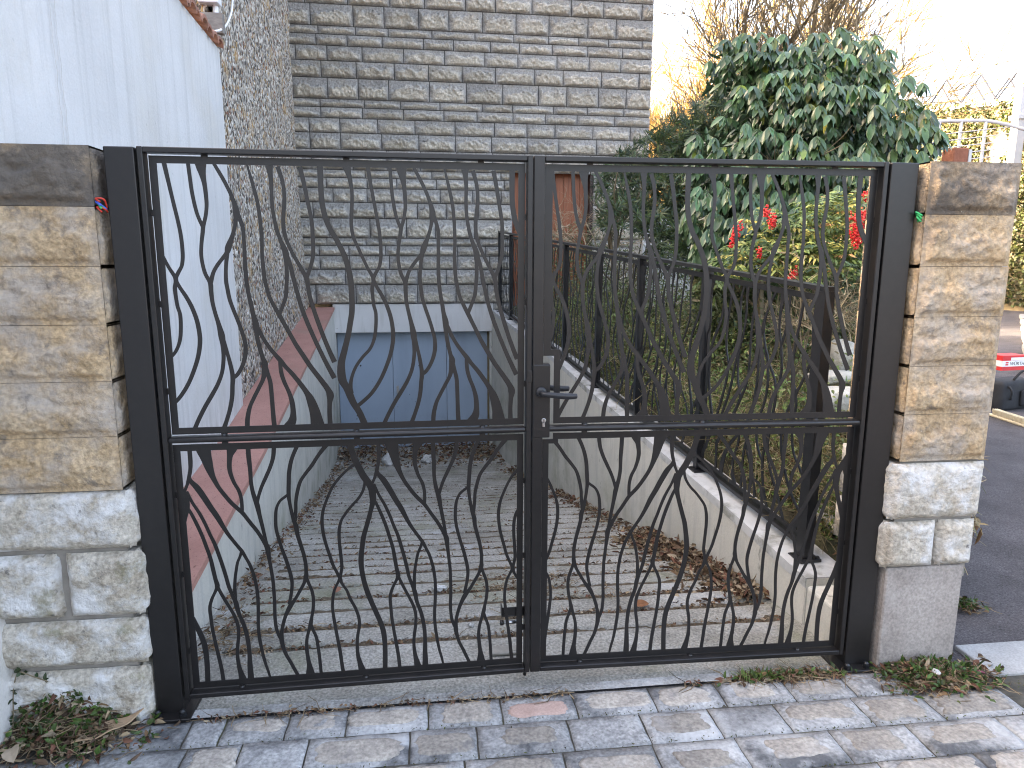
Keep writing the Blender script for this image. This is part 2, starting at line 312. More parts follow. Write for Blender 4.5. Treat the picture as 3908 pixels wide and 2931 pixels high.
def pebbledash():
    m = bpy.data.materials.new('pebbledash'); m.use_nodes = True; nt = m.node_tree; b = nt.nodes['Principled BSDF']; L = nt.links
    b.inputs['Roughness'].default_value = .9
    geo = node(nt, 'ShaderNodeNewGeometry'); mp = node(nt, 'ShaderNodeMapping'); mp.inputs['Scale'].default_value = (1, 1, .62); L.new(geo.outputs['Position'], mp.inputs[0])
    nz = node(nt, 'ShaderNodeTexNoise'); nz.inputs['Scale'].default_value = 30; L.new(mp.outputs[0], nz.inputs['Vector'])
    ad = node(nt, 'ShaderNodeMix', data_type='VECTOR'); ad.inputs[0].default_value = .03; L.new(mp.outputs[0], ad.inputs[4]); L.new(nz.outputs['Color'], ad.inputs[5])
    vo = node(nt, 'ShaderNodeTexVoronoi'); vo.inputs['Scale'].default_value = 56; L.new(ad.outputs[1], vo.inputs['Vector'])
    sp = node(nt, 'ShaderNodeSeparateColor'); L.new(vo.outputs['Color'], sp.inputs[0])
    rp = node(nt, 'ShaderNodeValToRGB'); L.new(sp.outputs[0], rp.inputs[0]); e = rp.color_ramp.elements
    rp.color_ramp.interpolation = 'CONSTANT'
    e[0].position = 0; e[0].color = (.06, .052, .045, 1); e[1].position = .2; e[1].color = (.19, .165, .14, 1)
    for p, c in [(.36, (.36, .32, .27)), (.55, (.52, .475, .41)), (.74, (.66, .62, .56)), (.88, (.40, .26, .12)), (.95, (.22, .09, .05))]:
        x = e.new(p); x.color = (*c, 1)
    o = overlay((.46, .27, .08), 3.2, .56, .68, .6, 2.0)(nt, rp.outputs[0], geo.outputs['Position'])
    dk = node(nt, 'ShaderNodeMapRange'); dk.inputs[1].default_value = .0; dk.inputs[2].default_value = .022; L.new(vo.outputs['Distance'], dk.inputs[0])
    L.new(o, b.inputs['Base Color'])
    bp = node(nt, 'ShaderNodeBump'); bp.invert = True; bp.inputs['Strength'].default_value = 1.0; bp.inputs['Distance'].default_value = .02
    L.new(vo.outputs['Distance'], bp.inputs['Height']); L.new(bp.outputs[0], b.inputs['Normal'])
    return m
M['pebble'] = pebbledash()

# ================================================================== setting: ground, road, threshold, ramp
def struct(name, VF, mat, smooth=False):
    o = part(name, VF, mat, None, smooth=smooth); o['kind'] = 'structure'; return o
WL = lambda Y: -1.455-.0494*Y                                   # inner face of the left ramp wall
WO = lambda Y: -1.80-.0515*Y                                    # foot of the neighbour's wall
WR = lambda Y: 1.369-.09117*(Y-.353)                            # inner face of the right ramp wall
def ground_sheet():
    xs = [-400, -2.4, 1.75, 400]; ys = [-400, .02, 9.0, 500]; z = -.014
    V = [(x, y, z) for y in ys for x in xs]
    F = [(j*4+i, j*4+i+1, j*4+5+i, j*4+4+i) for j in range(3) for i in range(3) if not (i == 1 and j == 1)]
    return np.array(V, float), F
struct('ground', ground_sheet(), M['asphalt'])
# ramp: transverse grooves cast into the concrete
PY = [-.5, .45, .7, 1.4, 2.1, 3.2, 4.4, 5.2, 6.0, 7.5, 8.0, 9.0]; PZ = [0, 0, -.01, -.115, -.265, -.48, -.725, -.88, -1.05, -1.27, -1.31, -1.32]
rampz = lambda Y: np.interp(Y, PY, PZ)
GY = [.43, .60]; 
while GY[-1] < 8.1: GY.append(GY[-1]+.195+.012*math.sin(len(GY)*1.7))
def ramp_mesh():
    ys = [.012]
    for g in GY:
        ys += [y for y in np.arange(ys[-1]+.035, g-.05, .03)]
        ys += [g-.042, g-.034, g-.027, g-.020, g-.010, g+.0, g+.010, g+.020, g+.027, g+.034, g+.042]
    ys += list(np.arange(ys[-1]+.05, 8.66, .05))+[8.66]; ys = np.array(ys)
    n = 90; t = np.linspace(0, 1, n)
    Yg, Tg = np.meshgrid(ys, t, indexing='ij')
    X = (WL(Yg)-.02)*(1-Tg)+(WR(Yg)+.02)*Tg
    wob = .018*fbm(X*1.7, Yg*1.1, 3, 3)
    Z = rampz(Yg)+.006*fbm(X*2.5, Yg*2.5, 11, 4)+.003*fbm(X*14, Yg*14, 5, 3)
    for i, g in enumerate(GY):
        hw = .026+.008*fbm(X*2.2, Yg*0+i*3.3, 21, 3); d = (Yg+wob*.5-g)
        fade = np.clip((X-WL(Yg)-.13-.06*math.sin(i*2.3))/.06, 0, 1)*np.clip((WR(Yg)-X-.03)/.05, 0, 1)
        Z -= fade*.024*np.clip((hw-np.abs(d))/.010, 0, 1)
        Z += fade*.008*np.exp(-((d+.060)/.035)**2)
    Z = np.where(Yg < .03, np.minimum(Z, .0), Z)
    V = np.stack([X, Yg, Z], -1).reshape(-1, 3); m = len(ys)
    F = [(i*n+j, i*n+j+1, (i+1)*n+j+1, (i+1)*n+j) for i in range(m-1) for j in range(n-1)]
    return V, F
rampo = struct('ramp', ramp_mesh(), M['concrete'], True)
def dirt(i, g):
    x = np.arange(WL(g)+.16, WR(g)-.05, .012); keep = fbm(x*1.9+i*5.1, x*0+i, 44, 3) > -.28
    n = len(x); hw = (.018+.026*vnoise(x*9, x*0+i, 4))*keep+.001; yc = g+.006*fbm(x*4, x*0+i, 6, 3); z = rampz(yc)-.004+.010*fbm(x*25, x*0+i*3, 5, 3)
    V = np.concatenate([np.c_[x, yc-hw, z-.006], np.c_[x, yc, z], np.c_[x, yc+hw, z-.006]]); F = [(k*n+j, k*n+j+1, (k+1)*n+j+1, (k+1)*n+j) for k in range(2) for j in range(n-1)]
    return V, F
M['dirt'] = pmat('groove_dirt', [(.3, (.05, .038, .026)), (.7, (.16, .125, .085))], 60, 6, .97, 1.0, 160, .008)
o = part('groove_dirt', cat(*[dirt(i, g) for i, g in enumerate(GY)]), M['dirt'], rampo, world=True, smooth=True); o['kind'] = 'stuff'
def grid_sheet(x0, x1, y0, y1, z, nx, ny, amp, seed):
    x = np.linspace(x0, x1, nx); y = np.linspace(y0, y1, ny); X, Y = np.meshgrid(x, y, indexing='ij')
    Z = z+amp*fbm(X*6, Y*6, seed, 4); n = ny
    return np.stack([X, Y, Z], -1).reshape(-1, 3), [(i*n+j, (i+1)*n+j, (i+1)*n+j+1, i*n+j+1) for i in range(nx-1) for j in range(ny-1)]
th = struct('threshold', grid_sheet(-1.60, 1.62, -.036, .016, .004, 120, 6, .002, 4), M['thresh'], True)
bed = struct('paving_bed', grid_sheet(-2.0, 3.2, -2.2, -.036, -.006, 150, 80, .003, 8), M['joint'], True)

# paving: sawn units with a rounded stone face set in each one
def rounded(w, h, rnd, n=26, e=3.2, jit=.05, seed=0):
    P = []
    for k in range(n):
        t = 2*math.pi*k/n; c, s = math.cos(t), math.sin(t)
        q = (abs(c)**e+abs(s)**e)**(-1/e); j = 1+jit*float(fbm(np.array([3*c+seed]), np.array([3*s]), 7, 3)[0])
        P.append((w/2*c*q*j, h/2*s*q*j))
    return P
def pillow(P, z0, z1, dome=.004, inset=.012, seed=0):
    P = np.asarray(P); n = len(P); r = np.linalg.norm(P, axis=1)[:, None]; V = [np.c_[P, np.full(n, z0)], np.c_[P, np.full(n, z1-dome)]]
    Q = P*(1-inset/np.maximum(r, .02)); V.append(np.c_[Q, np.full(n, z1)])
    for k in (.66, .33):
        A = Q*k; V.append(np.c_[A, z1+.0025*fbm(A[:, 0]*16+seed, A[:, 1]*16, 5, 3)])
    V.append(np.array([[0, 0, z1]])); V = np.concatenate(V)
    F = [[i*n+k, i*n+(k+1) % n, (i+1)*n+(k+1) % n, (i+1)*n+k] for i in range(4) for k in range(n)]
    F += [[4*n+k, 4*n+(k+1) % n, 5*n] for k in range(n)]
    return V, F
pav = thing('paving', 'grey paving units with worn tan stones set in the mortar, in front of the gate', 'paving', (0, -.4, 0))
YR = [-.040, -.197, -.370, -.545, -.72, -.90]
J0 = [-1.60, -1.31, -1.183, -.949, -.729, -.423, -.14, .152, .467, .75, 1.039, 1.30, 1.62]
J1 = [-1.95, -1.62, -1.28, -1.09, -.855, -.49, -.245, .10, .385, .66, .93, 1.26, 1.55, 1.9]
sid = 0
for r in range(len(YR)-1):
    if r == 0: J = J0
    elif r == 1: J = J1
    else:
        J = [-2.0+.13*(r % 2)]
        while J[-1] < 2.3: J.append(J[-1]+rng.uniform(.26, .38))
    y1, y0 = YR[r], YR[r+1]
    for a, b in zip(J[:-1], J[1:]):
        sid += 1; wd, ht = b-a-.007, y1-y0-.007; cx, cy = (a+b)/2+.0, (y0+y1)/2
        n = 15; xs = np.linspace(-wd/2, wd/2, n); hs = np.linspace(-ht/2, ht/2, 6); X, Yq = np.meshgrid(xs, hs, indexing='ij')
        ed = np.minimum(wd/2-np.abs(X), ht/2-np.abs(Yq)); Z = .004+.005*fbm((X+cx)*11, (Yq+cy)*11, 31, 4)-.006*(ed < .001)
        X = X+.003*fbm((Yq+cy)*30, X*3+cx, 9, 2)*(ed < .001); V = np.stack([X, Yq, Z], -1).reshape(-1, 3)
        F = [(i*6+j, (i+1)*6+j, (i+1)*6+j+1, i*6+j+1) for i in range(n-1) for j in range(5)]
        ring = [i*6 for i in range(n)]+[(n-1)*6+j for j in range(1, 6)]+[i*6+5 for i in range(n-2, -1, -1)]+[j for j in range(4, 0, -1)]
        k0 = len(V); V = np.concatenate([V, V[ring]*[1, 1, 0]+[0, 0, -.02]]); m = len(ring)
        F += [[ring[i], ring[(i+1) % m], k0+(i+1) % m, k0+i][::-1] for i in range(m)]
        dz = float(rng.normal(0, .0012))
        u = part('paving_unit', (V+[cx, cy+.4, dz], F), M['slab'], pav, smooth=True)
        if wd > .16 and rng.random() < .86 and cx > -1.25:
            fw, fh = wd*rng.uniform(.55, .88), ht*rng.uniform(.50, .78)
            ox, oy = rng.uniform(-.02, .02), rng.uniform(-.012, .016)
            V, F = pillow(rounded(fw, fh, .02, n=40, seed=sid*3.1, jit=.22, e=4.2+2*rng.random()), -.01, .0085, seed=sid)
            red = (r == 0 and abs(cx-.0) < .15)
            s = part('stone_face', (V, F), M['cobble_red'] if red else M['cobble'], u, smooth=True); s.location = (ox, oy, .0095)

# ================================================================== the two gate leaves
TILE_UP={'A':[[589,2059,16],[589,1951,15],[597,1885,15],[613,1837,16],[637,1793,16],[663,1733,16],[679,1657,16],[681,1580,16],[679,1538,16],[672,1499,16],[663,1455,16],[648,1400,18],[634,1346,21],[635,1290,26],[652,1254,23],[671,1203,21],[693,1163,20],[715,1107,20]],
'B':[[678,2058,28],[684,2032,18],[689,2011,13],[695,1967,10],[694,1923,10],[690,1879,10],[689,1842,10],[695,1805,10],[709,1771,10],[725,1733,10],[742,1695,10],[760,1659,12],[755,1626,11],[756,1592,10],[759,1561,10],[765,1533,10],[764,1490,10],[757,1442,10],[740,1403,10],[712,1372,10],[686,1336,10],[670,1297,10],[664,1261,12],[667,1237,12]],
'C':[[752,2054,12],[759,2008,11],[766,1961,10],[774,1910,10],[782,1861,10],[788,1813,10],[790,1771,10],[789,1733,10],[783,1703,10],[770,1680,11],[760,1657,12],[771,1630,11],[789,1598,12],[805,1563,12],[819,1516,12],[825,1469,12],[824,1430,12],[814,1382,12],[795,1330,12],[772,1282,12],[743,1239,12],[715,1211,12],[680,1182,12]],
'D':[[830,2054,10],[833,1999,10],[836,1955,10],[842,1910,10],[850,1873,10],[863,1838,11]],
'E':[[871,2053,37],[872,2033,25],[875,2011,17],[879,1981,12],[881,1948,11],[881,1911,10],[875,1874,10],[865,1840,11],[861,1817,11],[855,1783,10],[851,1745,10],[853,1711,10],[860,1676,11],[874,1645,13],[875,1614,12],[877,1576,11],[884,1536,11],[893,1496,13],[900,1456,18],[902,1421,13],[901,1377,11],[893,1328,11],[876,1284,12],[853,1244,13],[828,1204,13],[803,1159,13],[778,1107,13]],
'E2':[[900,1459,12],[906,1437,11],[914,1400,10],[921,1364,11],[927,1324,12],[928,1300,13],[925,1275,12],[921,1234,12],[912,1193,12],[899,1153,12],[882,1108,14]],
'F':[[913,2053,10],[935,2012,11],[951,1979,11],[966,1942,11],[976,1906,15],[978,1882,18],[974,1860,11],[969,1837,10],[959,1806,12],[945,1772,18],[937,1749,14],[923,1732,11],[903,1707,11],[887,1680,11],[876,1645,12]],
'F2':[[976,1905,10],[987,1871,11],[997,1831,11],[997,1791,10],[997,1749,10],[996,1699,11],[997,1653,11],[1001,1609,11],[1008,1566,12],[1013,1531,13],[1020,1496,18],[1021,1460,12],[1027,1418,12],[1036,1378,12],[1042,1351,18],[1035,1302,13],[1017,1265,12],[997,1228,12],[980,1192,12],[970,1151,13],[967,1114,13]],
'F3':[[940,1757,12],[935,1730,11],[930,1692,10],[928,1653,11],[931,1622,11],[936,1586,11],[947,1547,11],[960,1507,11],[971,1468,11],[978,1436,11],[979,1404,12],[973,1371,12],[960,1339,12],[944,1315,12],[927,1302,12]],
'F4':[[1043,1355,11],[1050,1320,12],[1058,1284,12],[1060,1239,12],[1061,1190,12],[1062,1148,13],[1064,1111,13]],
'F5':[[1019,1500,11],[1029,1478,12],[1042,1447,12],[1061,1414,12],[1081,1386,13],[1099,1363,15],[1115,1341,13],[1139,1312,14],[1163,1278,15],[1184,1245,17],[1198,1215,26],[1212,1165,38],[1221,1106,54]],
'F6':[[1097,1368,11],[1097,1341,11],[1100,1312,12],[1108,1283,12],[1122,1246,12],[1131,1209,14],[1133,1167,16],[1128,1138,26],[1114,1118,45],[1111,1108,53]],
'G':[[1023,2050,5],[1032,2013,8],[1041,1973,10],[1050,1928,10],[1055,1883,10],[1057,1838,10],[1058,1792,10],[1056,1746,10],[1057,1703,11],[1060,1657,11],[1071,1601,11],[1087,1562,12],[1104,1528,14],[1117,1501,13],[1136,1462,13],[1156,1421,14],[1180,1380,15],[1204,1339,15],[1233,1297,16],[1260,1256,18],[1269,1231,21],[1266,1202,14],[1264,1163,13],[1265,1111,14]],
'H':[[1097,2048,21],[1099,2022,14],[1101,1989,11],[1100,1951,10],[1100,1914,10],[1103,1876,10],[1111,1830,11],[1122,1792,12],[1135,1758,17],[1138,1731,16],[1137,1711,11],[1137,1676,11],[1134,1637,11],[1129,1597,11],[1115,1558,11],[1102,1529,13]],
'H2':[[1138,1750,10],[1149,1715,11],[1159,1661,12],[1169,1613,12],[1181,1561,12],[1200,1501,13],[1221,1445,13],[1241,1396,13],[1261,1350,14],[1287,1295,16]],
'I':[[1125,2045,13],[1137,2004,11],[1142,1967,10],[1142,1929,11],[1137,1888,11],[1134,1846,11],[1138,1808,11],[1150,1773,11],[1165,1739,11],[1183,1704,12],[1204,1661,14],[1208,1633,12],[1212,1601,12],[1221,1561,12],[1237,1505,13],[1255,1448,13],[1274,1395,14],[1290,1355,16]],
'J':[[1200,2046,13],[1211,1991,12],[1221,1930,11],[1231,1866,11],[1233,1816,11],[1233,1770,11],[1229,1731,11],[1217,1692,11],[1203,1659,13]]}
TILE_LOW={'a':[[652,1052,21],[661,1010,18],[672,977,20],[683,950,21],[698,917,23],[715,890,23],[728,863,22],[731,840,21],[731,813,18],[724,783,14],[714,747,14],[703,710,14],[692,673,15],[685,633,15],[680,596,16],[678,565,16],[680,532,15],[686,490,15],[697,444,16],[712,398,16],[728,354,16],[744,310,16],[755,267,16],[759,219,15],[759,165,15],[756,86,15]],
'a1':[[678,965,9],[662,958,10],[646,947,9],[627,930,9],[600,901,9],[579,870,9],[562,834,9],[546,792,9],[538,749,10],[539,705,10],[546,658,10],[560,603,10],[570,565,10],[586,526,10],[596,503,12],[602,482,9],[620,450,9],[632,414,10],[650,374,10],[661,334,10],[662,299,10],[654,256,10],[651,217,10],[652,174,12],[659,137,16],[668,99,24]],
'a2':[[699,917,8],[703,897,9],[702,881,9],[694,854,9],[676,825,9],[650,797,9],[627,768,9],[609,739,9],[600,699,10],[599,655,10],[602,604,10],[604,569,10],[604,547,10],[598,518,10],[594,501,12],[586,486,9],[572,456,9],[565,422,9],[562,380,9],[566,331,10],[574,266,10],[583,198,11],[588,143,11],[594,89,12]],
'a3':[[734,823,9],[747,795,10],[764,751,11],[779,706,11],[790,665,11],[802,616,11],[808,574,12],[814,532,12],[819,501,14],[810,479,10],[795,448,10],[786,414,10],[787,371,10],[790,321,10],[797,263,10],[805,205,11],[812,150,11],[816,92,12]],
'a4':[[818,504,9],[828,478,10],[844,441,10],[861,405,10],[876,368,10],[884,332,10],[883,289,10],[877,246,10],[874,207,10],[877,163,12],[883,129,17],[890,93,26]],
'a5':[[737,882,9],[754,838,9],[775,797,10],[793,753,10],[807,711,10],[822,670,11],[834,624,11],[844,582,11],[853,539,11],[861,496,11],[872,461,11],[882,430,14],[890,385,12],[902,349,12],[911,312,12],[917,268,12],[919,218,12],[918,167,15],[918,94,20]],
'b':[[759,1049,12],[759,1000,12],[757,970,11],[751,941,11],[746,922,11],[739,902,9],[729,881,11]],
'b2':[[749,935,11],[755,920,14],[775,894,19],[796,857,19],[817,816,18],[838,778,17],[856,739,14],[874,704,12],[896,669,11],[917,637,12],[929,612,10],[943,580,10],[952,548,10],[957,525,10],[963,479,10],[964,430,10],[962,380,10],[959,334,10],[960,283,10],[966,228,10],[975,173,9],[985,132,8],[993,92,6]],
'b3':[[916,639,9],[910,618,9],[899,593,9],[892,562,9],[886,530,9],[882,488,10],[881,440,11]],
'c':[[804,1055,56],[810,1024,47],[817,996,34],[823,968,24],[834,931,16],[850,894,13],[871,860,13],[893,829,13],[912,808,13],[927,792,13],[941,771,12],[958,744,12],[974,720,12],[987,697,12],[1001,670,14],[1011,646,16],[1014,614,12],[1018,576,10],[1021,544,10],[1024,511,10],[1025,461,10],[1025,415,10],[1023,362,10],[1025,318,10],[1031,289,10],[1042,260,11]],
'd':[[914,1056,44],[907,1037,35],[900,1018,19],[896,995,14],[894,968,13],[897,942,12],[907,908,11],[921,878,11],[928,847,10],[929,820,10],[928,793,10]],
'e':[[964,1055,13],[965,999,13],[967,956,12],[967,906,11],[972,865,12],[982,825,15],[986,804,14],[990,777,12],[997,736,11],[1003,698,10],[1008,660,11]],
'f':[[1058,1051,13],[1052,1002,12],[1039,963,12],[1021,924,12],[1004,888,11],[992,855,10],[983,825,11]],
'g':[[1145,1052,14],[1124,1006,12],[1113,973,12],[1106,937,12],[1103,900,12],[1100,853,12],[1102,823,10],[1106,792,10],[1114,750,12],[1121,726,14],[1124,695,12],[1132,660,12],[1143,614,11],[1149,571,11],[1149,540,11],[1148,521,14],[1139,493,11],[1122,462,11],[1102,428,11],[1082,400,16],[1065,366,12],[1053,331,11],[1045,295,11],[1043,260,14],[1047,233,12],[1056,199,11],[1073,161,11],[1089,123,11],[1106,86,11]],
'g2':[[1100,855,9],[1086,845,9],[1066,828,9],[1053,801,9],[1048,767,10],[1047,726,10],[1053,685,10],[1064,639,10],[1077,593,11],[1087,550,11],[1093,517,11],[1094,489,10],[1089,453,10],[1079,409,10]],
'g3':[[1148,522,9],[1156,492,10],[1167,459,10],[1171,423,10],[1168,384,10],[1161,348,10],[1156,323,13],[1148,295,10],[1138,255,10],[1136,215,11],[1139,174,12],[1143,141,16],[1145,94,34]],
'g4':[[1155,328,9],[1163,297,10],[1175,260,10],[1180,215,10],[1184,160,10],[1187,90,10]],
'h':[[1249,1045,16],[1216,1003,12],[1190,964,12],[1164,931,11],[1145,902,11],[1133,865,11],[1125,825,10],[1123,791,10],[1118,747,11]]}

PW = .035; PT = .004                                            # panel set back from the frame front, sheet thickness
def bar_runs(tile, shift, mirror, rect):
    """smooth each traced strand, repeat it along the panel, keep what lies inside"""
    (o0, o1, zo0, zo1), (i0, i1, zi0, zi1) = rect; out = []
    for nm, pts in tile.items():
        P = catmull(np.array(pts, float)/1000, 7)
        for k in (-2, -1, 0, 1):
            Q = P.copy(); Q[:, 0] += .68*k
            if mirror is not None: Q[:, 0] = mirror-Q[:, 0]
            Q[:, 0] += shift
            ok = (Q[:, 0] > i0-.010) & (Q[:, 0] < i1+.010) & (Q[:, 1] > zo0-.03) & (Q[:, 1] < zo1+.03)
            idx = np.where(ok)[0]
            if len(idx) < 3: continue
            for run in np.split(idx, np.where(np.diff(idx) > 1)[0]+1):
                if len(run) < 3: continue
                S = Q[run]; ins = (S[:, 0] > i0+.001) & (S[:, 0] < i1-.001)
                if ins.sum() < 3: continue
                out.append((nm, S))
    return out
def strip(S, w0, w1, clamp):
    T = np.gradient(S[:, :2], axis=0); T /= np.linalg.norm(T, axis=1)[:, None]+1e-9; N = np.c_[-T[:, 1], T[:, 0]]
    h = S[:, 2:3]/2*1.28*np.maximum(np.abs(T[:, 1:2]), .9)
    wide = np.clip((S[:, 2:3]-.022)/.02, 0, 1)                  # flared roots are cut level, so widen them sideways
    N = N*(1-wide)+np.c_[-np.sign(T[:, 1]), np.zeros(len(S))]*wide; h = h*(1-wide)+S[:, 2:3]/2*wide
    A = S[:, :2]+N*h; B = S[:, :2]-N*h
    c0, c1, d0, d1 = clamp
    for Q in (A, B): Q[:, 0] = np.clip(Q[:, 0], c0, c1); Q[:, 1] = np.clip(Q[:, 1], d0, d1)
    n = len(S); V = np.concatenate([np.c_[A[:, 0], np.full(n, w0), A[:, 1]], np.c_[B[:, 0], np.full(n, w0), B[:, 1]],
                                    np.c_[A[:, 0], np.full(n, w1), A[:, 1]], np.c_[B[:, 0], np.full(n, w1), B[:, 1]]])
    F = []
    for i in range(n-1):
        F += [(i, n+i, n+i+1, i+1), (2*n+i, 2*n+i+1, 3*n+i+1, 3*n+i), (i, i+1, 2*n+i+1, 2*n+i), (n+i, 3*n+i, 3*n+i+1, n+i+1)]
    F += [(0, 2*n, 3*n, n), (n-1, 2*n-1, 4*n-1, 3*n-1)]
    return V, F
def flat(rects, w0, w1):
    return cat(*[box(a, b, w0, w1, c, d) for a, b, c, d in rects])
def panel(leaf, rect, tile, shift, mirror, border, label):
    p = part('panel', flat(border, PW, PW+PT), M['gate'], leaf, recentre=False); p['label'] = label
    (o0, o1, z0, z1), _ = rect
    for i, (nm, S) in enumerate(bar_runs(tile, shift, mirror, rect)):
        e = .00012*(1+i % 9)
        part('bar', strip(S, PW+e, PW+PT-e*.7, (o0+.002, o1-.002, z0+.002, z1-.002)), M['gate'], p)
    return p
T = .019; FD = .050
gl = math.atan2(.027, 1.35)
left = thing('gate_leaf', 'left gate leaf of dark metal with branching laser-cut bars and a drop bolt', 'gate', (-1.35, 0, 0), gl, 'gate leaves')
right = thing('gate_leaf', 'right gate leaf of dark metal with lever handle and branching laser-cut bars', 'gate', (0.0, .027, 0), -gl, 'gate leaves')
def frame(leaf, s0, s1, wl, wr):
    part('stile', bbox(s0, s0+wl, 0, FD, .060, 2.097, .0022), M['gate'], leaf)
    part('stile', bbox(s1-wr, s1, 0, FD, .060, 2.097, .0022), M['gate'], leaf)
    a, b = s0+wl+.0005, s1-wr-.0005
    part('top_rail', bbox(a, b, .0005, FD-.0005, 2.097-T, 2.0965, .0022), M['gate'], leaf)
    part('middle_rail', bbox(a, b, .0005, FD-.0005, 1.0735, 1.0735+T+.001, .008, 4), M['gate'], leaf, smooth=True)
    part('bottom_rail', bbox(a, b, .0005, FD-.0005, .0605, .0605+T, .0022), M['gate'], leaf)
frame(left, 0.0, 1.341, .018, .020)
frame(right, -.006, 1.350, .040, .018)
BW = .0245
# left leaf
U0 = (.0245, 1.3165, 1.099, 2.0725); RU = (U0, (U0[0]+BW, U0[1]-BW, U0[2]+BW, U0[3]-BW))
def ring(o, i): return [(o[0], o[1], o[2], i[2]), (o[0], o[1], i[3], o[3]), (o[0], i[0], i[2]+1e-5, i[3]-1e-5), (i[1], o[1], i[2]+1e-5, i[3]-1e-5)]
panel(left, RU, TILE_UP, 0.0, None, ring(*RU), 'upper laser-cut panel of the left leaf')
L0 = (.0225, 1.3155, .0835, 1.0605); RL = (L0, (L0[0]+BW, L0[1]-BW, L0[2]+BW, L0[3]-BW))
panel(left, RL, TILE_LOW, 0.0, None, ring(*RL), 'lower laser-cut panel of the left leaf')
# right leaf: the upper panel steps round the lock case, the lower one is notched for it
U1 = (.0395, 1.3275, 1.099, 2.0725); ZS = 1.366
bu = [(U1[0], U1[1], U1[3]-BW, U1[3]), (.081, U1[1], U1[2], U1[2]+BW), (U1[1]-BW, U1[1], U1[2]+BW, U1[3]-BW),
      (U1[0], U1[0]+BW+.004, ZS+.024, U1[3]-BW), (U1[0], .081+BW, ZS, ZS+.024), (.081, .081+BW, U1[2]+BW, ZS)]
RU1 = (U1, (U1[0]+BW, U1[1]-BW, U1[2]+BW, U1[3]-BW))
pu = part('panel', flat(bu, PW, PW+PT), M['gate'], right, recentre=False); pu['label'] = 'upper laser-cut panel of the right leaf'
for i, (nm, S) in enumerate(bar_runs(TILE_UP, -.008, None, RU1)):
    low = S[:, 1] < ZS+.012
    keep = ~(low & (S[:, 0] < .081+.012)); idx = np.where(keep)[0]
    for run in np.split(idx, np.where(np.diff(idx) > 1)[0]+1):
        if len(run) < 4: continue
        Q = S[run]; c0 = .083 if Q[:, 1].max() < ZS else U1[0]+.002
        e = .00012*(1+i % 9); part('bar', strip(Q, PW+e, PW+PT-e*.7, (c0, U1[1]-.002, U1[2]+.002, U1[3]-.002)), M['gate'], pu)
L1 = (.0395, 1.3275, .0835, 1.0605); RL1 = (L1, (L1[0]+BW, L1[1]-BW, L1[2]+BW, L1[3]-BW))
bl = [(L1[0], L1[1], L1[2], L1[2]+BW), (.081, L1[1], L1[3]-BW, L1[3]), (L1[0], .081+.02, L1[3]-.042, L1[3]-BW), (L1[0], L1[0]+BW, L1[2]+BW, L1[3]-.042), (L1[1]-BW, L1[1], L1[2]+BW, L1[3]-BW)]
pl = part('panel', flat(bl, PW, PW+PT), M['gate'], right, recentre=False); pl['label'] = 'lower laser-cut panel of the right leaf'
for i, (nm, S) in enumerate(bar_runs(TILE_LOW, 0.0, 1.322, RL1)):
    S = S[~((S[:, 1] > L1[3]-.040) & (S[:, 0] < .082))]
    if len(S) < 4: continue
    e = .00012*(1+i % 9); part('bar', strip(S, PW+e, PW+PT-e*.7, (L1[0]+.002, L1[1]-.002, L1[2]+.002, L1[3]-.002)), M['gate'], pl)
# small welded lugs between sheet and frame
def lugs(leaf, o, a, b, L, Hh, skipleft=False):
    for u in (.205, .68, 1.155):
        part('weld_lug', box(u-.011, u+.011, PW-.001, PW+PT+.001, o[3]-.001, Hh[1]+.0005), M['gate'], leaf)
        part('weld_lug', cat(box(u-.011, u+.011, PW-.001, PW+PT+.001, Hh[0]-.0005, o[2]+.001), lathe([(.0005, 0), (.011, .001), (.008, .006), (.001, .008)], 8, (u, PW-.004, Hh[0]-.002))), M['gate'], leaf)
    zs = np.linspace(o[2]+.16, o[3]-.19, 3)
    for z in zs:
        if not (skipleft and z < 1.4 and o[2] > 1): part('weld_lug', box(a-.0005, o[0]+.001, PW-.001, PW+PT+.001, z-.011, z+.011), M['gate'], leaf)
        part('weld_lug', box(o[1]-.001, b+.0005, PW-.001, PW+PT+.001, z-.011, z+.011), M['gate'], leaf)
lugs(left, U0, .018, 1.321, 0, (1.0945, 2.078)); lugs(left, L0, .018, 1.321, 0, (.0795, 1.0735))
lugs(right, U1, .034, 1.332, 0, (1.0945, 2.078), True); lugs(right, L1, .034, 1.332, 0, (.0795, 1.0735))
